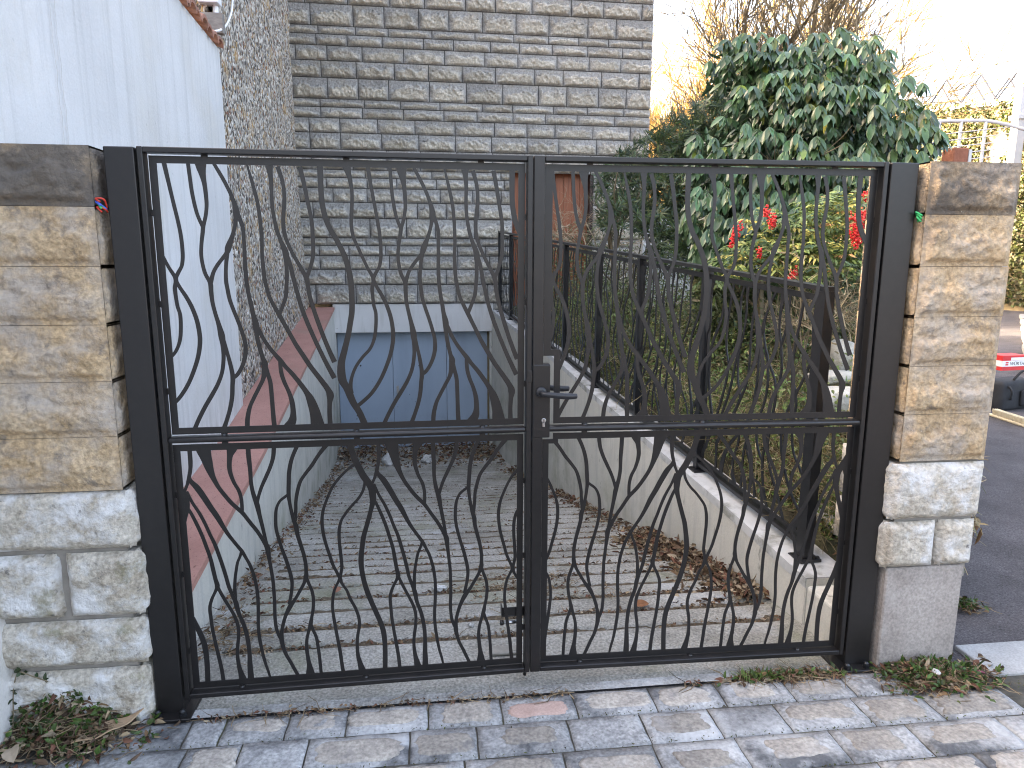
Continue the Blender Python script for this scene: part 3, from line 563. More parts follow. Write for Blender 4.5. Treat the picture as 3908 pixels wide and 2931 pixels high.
# lock, lever handle and cylinder on the right leaf
lc = part('lock_case', bbox(-.004, .062, -.0016, FD+.001, 1.052, 1.338, .004, 2), M['gate'], right); lc['label'] = 'tall lock case with a keyhole'
ky = part('key_cylinder', cat(lathe([(.0088, 0), (.0088, -.0035), (.0075, -.0045)], 20, (.038, -.0017, 1.121), 1), box(.0335, .0425, -.0050, -.0016, 1.096, 1.116)), M['steel'], lc, world=False); ky.location = Vector(ky.location)-lc.location
ks = part('key_slot', box(.0367, .0393, -.0068, -.0060, 1.112, 1.127), M['blackprint'], lc); ks.location = Vector(ks.location)-lc.location
rose = part('handle_rose', lathe([(.004, .0), (.020, 0), (.021, -.004), (.018, -.010), (.012, -.012), (.004, -.012)], 24, (.026, -.0018, 1.232), 1), M['blackplastic'], right, smooth=True)
def lever(y0, sgn):
    P = [(.026, y0, 1.232), (.026, y0+sgn*.030, 1.232), (.030, y0+sgn*.040, 1.232), (.042, y0+sgn*.046, 1.2315), (.070, y0+sgn*.048, 1.229), (.100, y0+sgn*.048, 1.226), (.130, y0+sgn*.047, 1.224), (.150, y0+sgn*.046, 1.224), (.156, y0+sgn*.045, 1.224)]
    V, F = tube(catmull(P, 4), 1.0, 12)
    m = len(V)//12; rad = np.interp(np.linspace(0, 1, m), [0, .3, .42, .7, .93, 1], [.008, .0085, .0105, .0125, .0095, .004])
    V = V.reshape(m, 12, 3); c = V.mean(1, keepdims=True); V = c+(V-c)*rad[:, None, None]
    V[:, :, 1] = c[:, :, 1]+(V[:, :, 1]-c[:, :, 1])*.75; return V.reshape(-1, 3), F
h1 = part('lever_handle', lever(-.010, -1), M['blackplastic'], right, smooth=True); h1['label'] = 'black lever handle on the street side'
h2 = part('lever_handle', lever(FD+.008, 1), M['blackplastic'], right, smooth=True); h2['label'] = 'black lever handle behind the panel'
part('latch_keep', bbox(1.325, 1.3435, -.002, .046, 1.27, 1.315, .002), M['gate'], left)
part('stile_rod', tube([(1.3435, .008, 1.10), (1.3435, .008, 1.30)], .004, 8), M['gate'], left)
# drop bolt behind the left leaf
db = part('bolt_bracket', cat(bbox(1.232, 1.345, .052, .092, .285, .290, .001), bbox(1.232, 1.345, .052, .056, .290, .326, .001), bbox(1.232, 1.237, .052, .092, .290, .326, .001)), M['gate'], left); db['label'] = 'bracket of the drop bolt behind the left leaf'
part('bolt_pin', tube([(1.236, .072, .250), (1.305, .072, .250)], .0085, 14), M['steel'], left, smooth=True)
part('bolt_knob', lathe([(.003, 0), (.011, 0), (.012, .008), (.010, .014), (.002, .014)], 14, (1.228, .072, .250), 0), M['gate'], left, smooth=True)
part('drop_rod', tube([(1.331, .060, .012), (1.331, .060, .32)], .0075, 12), M['gate'], left, smooth=True)
cp = part('floor_catch', cat(bbox(-.145, -.02, .255, .318, .002, .014, .003), lathe([(.006, 0), (.018, 0), (.018, .002), (.006, .002)], 20, (-.045, .286, .0135))), pmat('galvanised_plate', [(.3, (.20, .19, .17)), (.7, (.30, .29, .26))], 30, 5, .6, metal=.4), None)
cp2 = cp; tag(cp2, 'small flat metal floor catch with a hole, lying on the ramp behind the gate', 'catch')

# gate posts
def gate_post(x0, x1, label, bolts):
    xc = (x0+x1)/2; t = thing('gate_post', label, 'gate post', (xc, .05, 0), 0, 'gate posts')
    part('post', bbox(x0, x1, 0, .10, .010, 2.095, .004, 2), M['gate'], t, world=True)
    bp = part('base_plate', bbox(x0-.012, x1+.038, -.050, .115, -.002, .0125, .002), M['gate'], t, world=True) if x0 < 0 else part('base_plate', bbox(x0-.052, x1+.012, -.050, .115, -.002, .0125, .002), M['gate'], t, world=True)
    for bx, by in bolts:
        part('bolt', cat(lathe([(.004, 0), (.014, 0), (.0145, .003), (.0145, .010)], 6, (bx, by, .0125)), lathe([(.011, .010), (.012, .014), (.011, .020), (.006, .026), (.001, .027)], 14, (bx, by, .0125))), M['fence'], bp, world=True, smooth=False)
    return t
gate_post(-1.455, -1.358, 'left gate post of dark square steel beside the sooty stone pillar', [(-1.444, -.022), (-1.352, -.026)])
gate_post(1.359, 1.473, 'right gate post of brown-black square steel beside the pillar with a concrete foot', [(1.352, -.030), (1.440, -.026)])
def wires(base, mats, label, n):
    t = thing('cable_end', label, 'cable', base)
    for k in range(n):
        a = k*1.9; P = [(0, .012, -.02+.004*k), (.012*math.cos(a)-.012, -.004, -.012+.011*k), (-.022+.006*math.sin(a), -.012, -.005+.009*k), (-.006, -.016-.002*k, -.022+.011*k)]
        part('wire', tube(catmull(P, 4), .0032, 7), mats[k % len(mats)], t, smooth=True)
    return t
wires((-1.461, -.004, 1.902), [M['plasticred'], M['plasticgreen'], M['plasticblue'], M['plasticred']], 'red, green and blue wires poking out between left post and pillar', 4)
wires((1.492, -.006, 1.898), [M['plasticgreen'], M['plasticgreen']], 'green cable loop poking out between right post and pillar', 3)

# ================================================================== stone pillars
def rock_face(w, h, seed, amp, margin, nx, ny, style='ledge'):
    u = np.linspace(0, w, nx); v = np.linspace(0, h, ny); Ug, Vg = np.meshgrid(u, v, indexing='ij')
    s = seed*7.31
    if style == 'ledge':
        f = 1-Vg/h                                               # 0 at the top, 1 at the bottom
        led = .36+.22*fbm(Ug*9/max(h, .1)*.22+s, f*0+s, seed, 4)+.15*fbm(Ug*30+s, f*6, seed+5, 3)
        d = np.clip((f-led)/.16, 0, 1); d = d*d*(3-2*d)
        D = amp*(.18+.82*d-.42*np.clip((f-.6)/.4, 0, 1))+amp*.75*fbm(Ug*20+s, Vg*26, seed+9, 6, .62)
    else:
        D = amp*.55+amp*.70*fbm(Ug*11+s, Vg*13, seed+3, 6, .6)+amp*.3*np.abs(fbm(Ug*22+s, Vg*22, seed+4, 3))
    if style == 'split':                                         # flat sawn rim, a broken hump in the middle with a ragged upper ledge
        f = 1-Vg/h; uu = Ug/w
        led = .30+.10*(2*uu-1)**2+.26*fbm(uu*5+s, f*0+s, seed, 4)+.16*fbm(uu*17+s, f*7, seed+5, 3)
        d = np.clip((f-led)/.10, 0, 1); d = d*d*(3-2*d); low = np.clip((f-led-.22)/.5, 0, 1)
        env = np.clip(1.25-np.abs(2*uu-1)**3*1.2+.35*fbm(uu*6+s, f*3, seed+7, 3), 0, 1)
        D = amp*env*d*(1-.62*low)+amp*.30*fbm(uu*14+s, f*6*h/.2, seed+9, 5)*(.25+.75*d)*env+amp*.10
        e = np.minimum(np.minimum(Ug, w-Ug), np.minimum(Vg, h-Vg)); m = np.clip((e-.006)/.018, 0, 1)
        rock_face.tone = (env*m*d*(.35+.65*np.clip((f-.35)/.3, 0, 1))).reshape(-1)
        return Ug, Vg, D*m
    e = np.minimum(np.minimum(Ug, w-Ug), np.minimum(Vg, h-Vg)); m = np.clip((e-margin)/(.022 if style == 'ledge' else .03), 0, 1); m = m*m*(3-2*m)
    return Ug, Vg, D*m
def rock_block(x0, x1, y0, y1, z0, z1, seed, amp, margin, side, style='ledge', res=.010, wear=0.0):
    """front face towards -Y and one rock face towards the gate (side=+1: +X, -1: -X)"""
    w, h, dp = x1-x0, z1-z0, y1-y0
    nx, ny, nd = max(6, int(w/res)), max(6, int(h/res)), max(5, int(min(dp, .2)/res)); dq = min(dp, .2)
    Ug, Vg, D = rock_face(w, h, seed, amp, margin, nx, ny, style)
    if wear:
        e = np.minimum(np.minimum(Ug, w-Ug), np.minimum(Vg, h-Vg)); D = D-wear*np.clip(1-e/(wear*1.6), 0, 1)**2*(1+.5*fbm(Ug*20, Vg*20, seed, 3))
    V1 = np.stack([x0+Ug, y0-D, z0+Vg], -1).reshape(-1, 3); F1 = [(i*ny+j, (i+1)*ny+j, (i+1)*ny+j+1, i*ny+j+1) for i in range(nx-1) for j in range(ny-1)]
    Ud, Vd, D2 = rock_face(dq, h, seed+40, amp*(.35 if style == 'ledge' else .6), margin*.8, nd, ny, style)
    if wear:
        e = np.minimum(Ud, np.minimum(Vd, h-Vd)); D2 = D2-wear*np.clip(1-e/(wear*1.6), 0, 1)**2
    xs = x1 if side > 0 else x0
    V2 = np.stack([xs+side*D2, y0+Ud, z0+Vd], -1).reshape(-1, 3); F2 = [(i*ny+j, (i+1)*ny+j, (i+1)*ny+j+1, i*ny+j+1) for i in range(nd-1) for j in range(ny-1)]
    if side < 0: F2 = [f[::-1] for f in F2]
    e_ = .0 if not wear else wear
    Vb, Fb = box(x0+e_*.5, x1-e_*.5, y0+.004+e_, y1, z0+e_*.4, z1-e_*.4)
    return cat((V1, F1), (V2, F2), (Vb, [Fb[i] for i in (0, 1, 3, 4, 5)]))
pL = thing('stone_pillar', 'left pillar of sandstone blocks, sooty on top, beside the cream wall', 'pillar', (-1.72, .2, 0), 0, 'gate pillars')
pR = thing('stone_pillar', 'right pillar of sandstone blocks standing on a smooth concrete foot by the road', 'pillar', (1.69, .2, 0), 0, 'gate pillars')
part('core', box(-1.985, -1.500, -.012, .37, -.02, 2.08), M['pmortar'], pL, world=True)
part('core', box(1.512, 1.860, -.012, .33, .40, 2.085), M['pmortar'], pR, world=True)
zt = 2.092; soot = [1.0, .62, .46, .30, .26, .12]
for i in range(6):
    z1 = zt-.1958*i; o = part('stone_block', rock_block(-2.0, -1.486, -.030, .38, z1-.1942, z1, 3+i, .020, .010, 1, res=.006), M['sand'], pL, world=True, smooth=True); o.color = (soot[i], 0, 0, 1)
    o = part('stone_block', rock_block(1.496, 1.874-.004*(i % 2), -.030, .34, z1-.1942+.006, z1+.006, 13+i, .020, .010, -1, res=.006), M['sand'], pR, world=True, smooth=True); o.color = ([.86, .60, .30, .2, .12, .04][i], 0, 0, 1)
for k, (x0, x1, z0, z1) in enumerate([(-2.0, -1.462, .700, .912), (-2.0, -1.735, .440, .684), (-1.705, -1.452, .440, .684), (-2.0, -1.458, .245, .424), (-2.0, -1.470, -.02, .228)]):
    part('rough_stone', rock_block(x0, x1, -.034, .36, z0, z1, 30+k, .022, .0, 1, 'rough', .009, .016), M['rough'], pL, world=True, smooth=True)
for k, (x0, x1, z0, z1) in enumerate([(1.470, 1.878, .676, .914), (1.462, 1.692, .464, .664), (1.708, 1.868, .464, .664)]):
    part('rough_stone', rock_block(x0, x1, -.036, .33, z0, z1, 50+k, .022, .0, -1, 'rough', .009, .016), M['rough'], pR, world=True, smooth=True)
part('concrete_foot', bbox(1.492, 1.846, -.026, .33, -.02, .458, .006), pmat('foot_concrete', [(.3, (.27, .235, .21)), (.7, (.37, .33, .30))], 5, 7, .93, .5, 90, .004, fine=(90, .22), extra=chain(overlay((.10, .09, .08), 7, .48, .66, .7, 3.0, zr=(.22, .0)), overlay((.42, .39, .36), 4, .55, .7, .5, 6.0))), pR, world=True)

# street wall of the neighbour, running towards the viewer on the left
def street_wall():
    y = np.linspace(-3.2, .0, 90); z = np.linspace(-.02, 2.0, 80); Yg, Zg = np.meshgrid(y, z, indexing='ij')
    X = -1.935+.20*0-.17*(Yg*0)+.006*fbm(Yg*3, Zg*3, 3, 4)+.010*fbm(Zg*14, Yg*0, 6, 3)*np.clip((Yg+.06)/.06, 0, 1)+(-.19)*(Yg+.03)*-.0
    n = 80; V = np.stack([X, Yg, Zg], -1).reshape(-1, 3); F = [(i*n+j, (i+1)*n+j, (i+1)*n+j+1, i*n+j+1) for i in range(89) for j in range(79)]
    return cat((V, F), (box(-2.15, -1.940, -3.2, -.002, -.02, 2.0)))
cw = part('street_wall', street_wall(), M['cream'], None, smooth=True); tag(cw, 'cream rendered street wall at the left edge, touching the left pillar', 'wall')

# ================================================================== ramp side walls
COPY, COPZ = [-1, 2.35, 8.68, 12], [.2, .412, 1.013, 1.33]; cz = lambda Y: np.interp(Y, COPY, COPZ)
def wall_sheet(fx, y0, y1, zb, ztop, ny, nz, amp, seed):
    y = np.linspace(y0, y1, ny); t = np.linspace(0, 1, nz); Yg, Tg = np.meshgrid(y, t, indexing='ij')
    Z = zb(Yg)*(1-Tg)+ztop(Yg)*Tg; X = fx(Yg)+amp*fbm(Yg*2, Z*2, seed, 4)
    return np.stack([X, Yg, Z], -1).reshape(-1, 3), [(i*nz+j, (i+1)*nz+j, (i+1)*nz+j+1, i*nz+j+1) for i in range(ny-1) for j in range(nz-1)]
lw = thing('retaining_wall', 'left ramp retaining wall, pale render under a sloping pink coping', 'wall', (-1.6, 4.3, -.5), 0, 'ramp retaining walls')
part('wall', cat(wall_sheet(lambda Y: WL(Y), .10, 8.62, lambda Y: rampz(Y)-.05, lambda Y: cz(Y)-.035, 120, 20, .004, 2)), M['rampwall'], lw, world=True, smooth=True)
ys = np.linspace(.08, 8.62, 60)
def ribbon(fx0, fx1, fz, th, y):
    n = len(y); V = []
    for Y in y: V += [(fx0(Y), Y, fz(Y)), (fx1(Y), Y, fz(Y)), (fx0(Y), Y, fz(Y)-th), (fx1(Y), Y, fz(Y)-th)]
    F = []
    for i in range(n-1):
        a, b = 4*i, 4*i+4; F += [(a, a+1, b+1, b), (a+1, a+3, b+3, b+1), (a+2, b+2, b+3, a+3), (a, b, b+2, a+2)]
    F += [(0, 2, 3, 1), (4*n-4, 4*n-3, 4*n-1, 4*n-2)]
    return np.array(V, float), F
part('coping', ribbon(lambda Y: WO(Y)-.03, lambda Y: WL(Y)+.012, cz, .036, ys), M['coping'], lw, world=True)
rw = thing('retaining_wall', 'right ramp retaining wall, cream render with a grey ledge below the black railing', 'wall', (1.0, 4.3, -.5), 0, 'ramp retaining walls')
RTY, RTZ = [-.5, .369, .68, 1.2, 1.99, 2.86, 3.41, 4.6, 8.33, 9], [.19, .243, .278, .335, .401, .490, .528, .663, .928, .97]; rz = lambda Y: np.interp(Y, RTY, RTZ)
part('wall', wall_sheet(lambda Y: WR(Y), .36, 8.64, lambda Y: rampz(Y)-.05, lambda Y: rz(Y)-.002, 120, 20, .004, 5), M['rampwall'], rw, world=True, smooth=True)
part('end_block', cat(bbox(1.372, 1.72, .085, .352, -.03, .205, .012, 2)), M['rampwall'], rw, world=True)
part('ledge', ribbon(lambda Y: WR(Y)-.004, lambda Y: WR(Y)+.24, rz, .05, np.linspace(.355, 8.64, 80)), M['ledge'], rw, world=True)
part('end_face', box(1.37, 1.60, .353, .40, -.03, .235), M['rampwall'], rw, world=True)

# ================================================================== neighbour on the left: low white wing, tall pebbledash house
nb = thing('neighbour_house', 'neighbour house with a white rendered wing and a tall pebbledash wall on the left', 'house', (-2.4, 3, 0))
# white wing
def white_wall():
    y = np.linspace(.02, 3.44, 120); z = np.linspace(.15, 3.34, 110); Yg, Zg = np.meshgrid(y, z, indexing='ij')
    X = WO(Yg)+.006*fbm(Yg*1.5, Zg*1.5, 3, 4); n = 110
    a = np.stack([X, Yg, Zg], -1).reshape(-1, 3), [(i*n+j, (i+1)*n+j, (i+1)*n+j+1, i*n+j+1) for i in range(119) for j in range(109)]
    P = [(WO(.02)-.004, .02), (WO(3.44)-.004, 3.44), (-8, 3.44), (-8, -6), (-2.2, -6), (-2.2, .02)]  # unseen run of the wing towards the street, added to shade the foreground
    return cat(a, prism([(p[0], p[1]) for p in P], -.02, 3.338, 2))
ww = part('white_wall', white_wall(), M['white'], nb, world=True, smooth=False)
for k, (xa, xb) in enumerate(((105, 140), (116, 150))):
    P = []
    for t in np.linspace(0, 1, 26):
        yy = 0+305*t*1.03; xx = xa+(xb-xa)*t+1.0*math.sin(t*17+k)+.8*math.sin(t*41+2*k); P.append(atpl(xx, yy, (-1.793, 0, 0), (1, .0515, 0)))
    P = np.array(P); V = np.concatenate([P+[0, -.0012, 0], P+[0, .0012, 0]]); n = len(P)
    part('crack', (V, [(i, n+i, n+i+1, i+1) for i in range(n-1)]), M['crack'], ww, world=True)
wr = part('wing_roof', prism([(-2.25, 3.50), (-2.25, 3.44), (-8.2, 5.9), (-8.2, 6.0)], -6, 3.40, 1), M['tile'], nb, world=True)
tl = []
for k in range(26):
    y0 = 3.40-.155*k
    if y0 < -.3: break
    a = np.linspace(0, math.pi, 8); rr = .085
    xs = [0, .42]; V = []
    for x in xs:
        for q in a: V.append((-1.80-.0515*y0+.045-x+.012*math.sin(k*3), y0-.078+rr*math.cos(q)*.92, 3.348+.40*x+.052*math.sin(q)+.008*math.sin(k*5.)))
        for q in a[::-1]: V.append((-1.80-.0515*y0+.045-x+.012*math.sin(k*3), y0-.078+(rr-.018)*math.cos(q)*.92, 3.348+.40*x+.050*math.sin(q)-.018+.008*math.sin(k*5.)))
    m = 16; F = [[i, (i+1) % m, m+(i+1) % m, m+i][::-1] for i in range(m)]+[list(range(m)), list(range(m, 2*m))[::-1]]
    part('eaves_tile', (V, F), M['tile'], wr, world=True)
part('rafter_end', bbox(-2.12, -1.93, 3.415, 3.47, 3.45, 3.60, .004), M['greywood'], nb, world=True)
part('gutter_end', cat(bbox(-2.10, -1.95, 3.38, 3.50, 3.66, 3.78, .01, 2), tube([(-1.99, 3.46, 3.70), (-1.985, 3.455, 3.42)], .02, 8)), M['whitepvc'], nb, world=True)
P = [atpl(x, y, (-1.80+.03, 0, 0), (1, .0515, 0)) for x, y in [(462, 68), (478, 64), (490, 52), (499, 30), (502, 8), (503, -30), (500, -80)]]
part('white_cable', tube(catmull(P, 5), .0085, 7), M['whitepvc'], nb, world=True, smooth=True)
# pebbledash house
def pebble_wall():
    y = np.linspace(3.44, 8.64, 200); z = np.linspace(.35, 7.4, 200); Yg, Zg = np.meshgrid(y, z, indexing='ij')
    far = np.clip((Yg-8.0)/.64, 0, 1)
    X = WO(Yg)-.03-.18*far*np.clip((Zg-1.1)/5, 0, 1)+.014*fbm(Yg*26, Zg*17, 3, 4)+.02*fbm(Yg*3, Zg*3, 8, 3); n = 200
    a = np.stack([X, Yg, Zg], -1).reshape(-1, 3), [(i*n+j, (i+1)*n+j, (i+1)*n+j+1, i*n+j+1) for i in range(199) for j in range(199)]
    P = [(WO(3.44)-.07, 3.445), (WO(8.64)-.28, 8.64), (-9, 8.64), (-9, 3.445)]
    return cat(a, prism(P, -.02, 7.4, 2))
part('pebbledash_wall', pebble_wall(), M['pebble'], nb, world=True, smooth=False)
part('house_roof', prism([(-1.9, 7.38), (-5.5, 9.6), (-9.3, 7.38)], 3.2, 8.9, 1), M['tile'], nb, world=True)

# ================================================================== the brick house at the end of the ramp
BA = .0223; bx0, by0 = -1.88, 8.60
house = thing('brick_house', 'house of grey split-face blocks above a blue garage door and brown entrance', 'house', (bx0, by0, 0), BA)
hx = lambda x: (x-bx0)/math.cos(BA)                             # wall coordinate along the facade
X1 = hx(3.17); DX0, DX1, DZ1 = hx(.952), hx(2.263), 3.268; GX0, GX1 = hx(-1.87), hx(.612)
core = [(-.7, GX1+.03, 1.055, 7.6), (GX1+.03, DX0, -1.4, 7.6), (DX0, DX1, DZ1, 7.6), (DX1, X1-.012, -1.4, 7.6)]
part('wall', cat(*[box(a, b, .016, .35, c, d) for a, b, c, d in core], box(-.7, X1-.012, .36, 8, -1.4, 7.6)), M['mortar'], house)
BM = {}
def brick_mesh(h, v):
    if (h, v) in BM: return BM[h, v]
    w = .53; nx, ny = 44, max(10, int(h/.011)); Ug, Vg, D = rock_face(w, h, 100+v*13+int(h*1000), .050 if h > .2 else .038 if h > .14 else .028, .010, nx, ny, 'split')
    V = np.stack([Ug-w/2, -D*1.6, Vg], -1).reshape(-1, 3); F = [(i*ny+j, (i+1)*ny+j, (i+1)*ny+j+1, i*ny+j+1) for i in range(nx-1) for j in range(ny-1)]
    Vb, Fb = box(-w/2, w/2, 0.001, .03, 0, h); tn = np.r_[rock_face.tone, np.zeros(8)][:, None]; cc = np.array([(.36, .345, .325)])*(1-tn)+np.array([(.62, .56, .465)])*tn
    me = me_make('brick', *cat((V, F), (Vb, [Fb[i] for i in (0, 1, 3, 5)])), M['brick'], True, cc); BM[h, v] = me; return me
HT = [.117, .155, .210, .238, .297]; ztop = 6.143; rowz = []; z = ztop
while z > .45:
    for h in HT: rowz.append((z-h, h)); z -= h
nbk = 0
for ri, (z0, h) in enumerate(rowz):
    x = -.62-rng.uniform(0, .5)
    while x < X1:
        L = float(rng.choice([.44, .5, .55, .6])*(1.02 if h > .12 else 1.08)); a, b = x, min(x+L, X1)
        x = b
        if b < X1 and X1-b < .16: b = X1; x = X1
        segs = [(a, b)]
        if z0 < 1.05: segs = [(max(a, GX1+.035), b)] if b > GX1+.2 else []
        out = []
        for a, b in segs:
            if z0+h > DZ1+.12 or b <= DX0+.0 or a >= DX1: out.append((a, b))
            else:
                if a < DX0-.08: out.append((a, DX0))
                if b > DX1+.08: out.append((DX1, b))
        for a, b in out:
            if b-a < .05: continue
            jn = .0135; me = brick_mesh(h-jn, int(rng.integers(0, 8)))
            inst('brick', me, house, ((a+b)/2, .0+rng.normal(0, .002), z0+jn/2), (0, 0, 0), ((b-a-jn)/.53*(1 if rng.random() < .5 else -1), 1, 1) if False else ((b-a-jn)/.53, 1, 1)); nbk += 1
part('lintel', bbox(GX0-.03, GX1+.03, -.012, .30, .600, 1.050, .006), M['lintel'], house)
gd = part('garage_door', box(GX0-.02, GX1+.02, .20, .24, -1.36, .64), M['mortar'], house); gd['label'] = 'blue-grey garage door at the foot of the ramp'
for i, (fa, fb) in enumerate(((0, .352), (.352, .705), (.705, 1.0))):
    a = GX0+(GX1-GX0)*fa+.003; b = GX0+(GX1-GX0)*fb-.003
    d = part('door_leaf', bbox(a, b, .175, .20, -1.34, .612, .003), M['blue'], gd); d.location = Vector(d.location)-gd.location
for px, py, r in [(779, 790, .014), (788, 860, .009), (905, 790, .010), (885, 852, .006), (897, 868, .006), (890, 862, .005), (905, 880, .005), (772, 898, .012), (771, 905, .009)]:
    q = atpl(px, py, (bx0, by0+.17, 0), (-math.sin(BA), math.cos(BA), 0)); o = part('hole_mark', lathe([(.0005, 0), (r, 0), (r*.7, -.004), (.0005, -.004)], 9, q, 1), M['blackprint'], gd, world=True)
o = part('door_lock', cat(box(.02, .06, .160, .176, -.42, -.30), lathe([(.002, 0), (.014, 0), (.014, -.03), (.002, -.03)], 10, (.04, .16, -.36), 1)), M['steel'], gd); o.location = Vector((GX0+(GX1-GX0)*.352+.07, .16, -.42))-gd.location
part('jamb', box(GX0-.04, GX0-.003, -.005, .22, -1.4, .60), M['rampwall'], house); part('jamb', box(GX1-.03, GX1+.05, .015, .22, -1.4, .60), M['rampwall'], house)
part('rust_strip', box(GX1-.055, GX1-.031, .150, .178, -1.36, .598), pmat('old_timber_edge', [(.3, (.10, .07, .03)), (.7, (.2, .15, .07))], 8, 5, .9), house)
# brown entrance door, set back in its opening
fd = part('entrance_door', box(DX0+.0, DX1-.0, .20, .25, .9, DZ1), M['wood'], house); fd['label'] = 'brown varnished wooden entrance door'
for k in range(9):
    a = DX0+.05+(DX1-DX0-.10)*k/9; b = DX0+.05+(DX1-DX0-.10)*(k+1)/9
    d = part('plank', bbox(a+.001, b-.001, .178, .199, .95, DZ1-.10, .003), M['wood'], fd); d.location = Vector(d.location)-fd.location
part('lintel_shadow_strip', box(DX0, DX1, .02, .199, DZ1-.085, DZ1-.001), M['frameshadow'], house)  # dark strip standing in for the lintel's shadow on the door
part('door_jamb', box(DX1-.05, DX1-.001, .02, .176, .9, DZ1-.086), M['frameshadow'], house)
part('house_roof', box(-.75, X1+.05, -.05, 8.1, 7.6, 7.75), M['mortar'], house)  # flat roof out of view, added so the house casts its shade

# ================================================================== black railing on the right ramp wall
fA = np.array([WR(.353)+.10, .353, 0]); fB = np.array([WR(8.5)+.10, 8.5, 0]); fd_ = fB-fA; fL = np.linalg.norm(fd_); fang = math.atan2(fd_[1], fd_[0])
rail = thing('railing', 'black metal railing with wavy bars along the right ramp wall', 'railing', (*fA[:2], 0), fang)
uY = lambda Y: (Y-.353)/math.sin(fang)
ftop = lambda u: 1.610+.0728*(u*math.sin(fang)-.15); fbot = lambda u: .338+.0835*(u*math.sin(fang)-.15); fbase = lambda u: rz(.353+u*math.sin(fang))
posts = [uY(y) for y in (.53, 1.67, 2.74, 3.72, 4.80, 6.20, 7.62, 8.46)]
def sloped(u0, u1, f, w0, w1, h0, h1):
    V = [(u, w_, f(u)+h) for u in (u0, u1) for w_ in (w0, w1) for h in (h0, h1)]
    return np.array(V), [(0, 1, 3, 2), (4, 6, 7, 5), (0, 4, 5, 1), (2, 3, 7, 6), (1, 5, 7, 3), (0, 2, 6, 4)]
us = posts
part('top_rail', sloped(us[0]-.03, us[-1]+.03, ftop, -.030, .030, -.022, 0), M['fence'], rail)
for i, u in enumerate(us):
    wd = .035 if i == 0 else .022
    p = part('post', cat(sloped(u-wd, u+wd, lambda q: 0, -.026, .026, fbase(u)+.01, ftop(u)-.023) if False else box(u-wd, u+wd, -.026, .026, fbase(u)+.01, ftop(u)-.0235)), M['fence'], rail)
    b = part('base_plate', bbox(u-.055, u+.055, -.062, .055, fbase(u)-.004, fbase(u)+.010, .002), M['fence'], p); b.location = Vector(b.location)-p.location
    for s in (-1, 1):
        k = part('bolt', lathe([(.002, 0), (.010, 0), (.010, .009), (.006, .014), (.001, .015)], 8, (u+s*.042, -.046, fbase(u)+.010)), M['fence'], p); k.location = Vector(k.location)-p.location
for i in range(len(us)-1):
    a, b = us[i]+.045, us[i+1]-.030
    part('bottom_rail', sloped(a-.012, b+.008, fbot, -.020, .020, -.022, 0), M['fence'], rail)
    part('sub_rail', sloped(a, b, ftop, -.004, .004, -.075, -.045), M['fence'], rail)
    part('sub_rail', sloped(a, b, fbot, -.004, .004, .012, .034), M['fence'], rail)
    for nm, pts in TILE_UP.items():
        P = catmull(np.array(pts, float)/1000, 3)
        for k in range(-2, 3):
            Q = P.copy(); Q[:, 0] = (Q[:, 0]+.68*k)*1.5+.16*i; Q = Q[(Q[:, 0] > .0) & (Q[:, 0] < b-a)]
            if len(Q) < 5: continue
            t = np.clip((Q[:, 1]-1.10)/(2.06-1.10), 0, 1); u = a+Q[:, 0]; zz = (fbot(u)+.02)*(1-t)+(ftop(u)-.06)*t
            S = np.c_[u, zz, np.clip(Q[:, 2]*1.25, .011, .04)]
            e = .0003*(nbk % 5); nbk += 1
            part('bar', strip(S, -.003+e, .002+e, (a-.01, b+.01, 0, 9)), M['fence'], rail)

# ================================================================== plants
def unit(v): v = np.asarray(v, float); return v/(np.linalg.norm(v, axis=-1, keepdims=True)+1e-9)
LEAF_BROAD = ([0, .12, .35, .65, .88, 1.0], [.08, .6, 1.0, .9, .5, .03])
LEAF_NARROW = ([0, .35, .75, 1.0], [.2, 1.0, .7, .03])
def leaves(P, D, N, L, W, cols, shape=LEAF_BROAD, fold=.25, droop=.25):
    """one bent, folded blade for each row of P"""
    P, D, N = np.asarray(P, float), unit(D), np.asarray(N, float); S = unit(np.cross(D, N)); N = unit(np.cross(S, D)); n = len(P)
    t = np.array(shape[0]); h = np.array(shape[1]); k = len(t); L = np.broadcast_to(L, (n,)); W = np.broadcast_to(W, (n,))
    V = np.zeros((n, k, 3, 3))
    for i in range(k):
        mid = P+D*(L*t[i])[:, None]-N*(droop*L*t[i]**2)[:, None]
        off = S*(W*.5*h[i])[:, None]; dz = N*(fold*W*.5*h[i])[:, None]
        V[:, i, 0] = mid-off+dz; V[:, i, 1] = mid; V[:, i, 2] = mid+off+dz
    V = V.reshape(n, k*3, 3); q = []
    for i in range(k-1):
        for j in range(2): a = i*3+j; q.append((a, a+1, a+4, a+3))
    F = (np.arange(n)[:, None, None]*k*3+np.array(q)[None]).reshape(-1, 4)
    C3 = np.repeat(np.asarray(cols, float), k*3, axis=0)
    return (V.reshape(-1, 3), F.tolist()), C3
def rdir(n, up=0.0):
    v = rng.normal(size=(n, 3)); v[:, 2] += up; return unit(v)
def jitcol(base, n, v=.25, hue=.12):
    b = np.asarray(base, float); c = b[None]*(1+rng.uniform(-v, v, (n, 1)))*(1+rng.uniform(-hue, hue, (n, 3))); return np.clip(c, 0.002, 1)
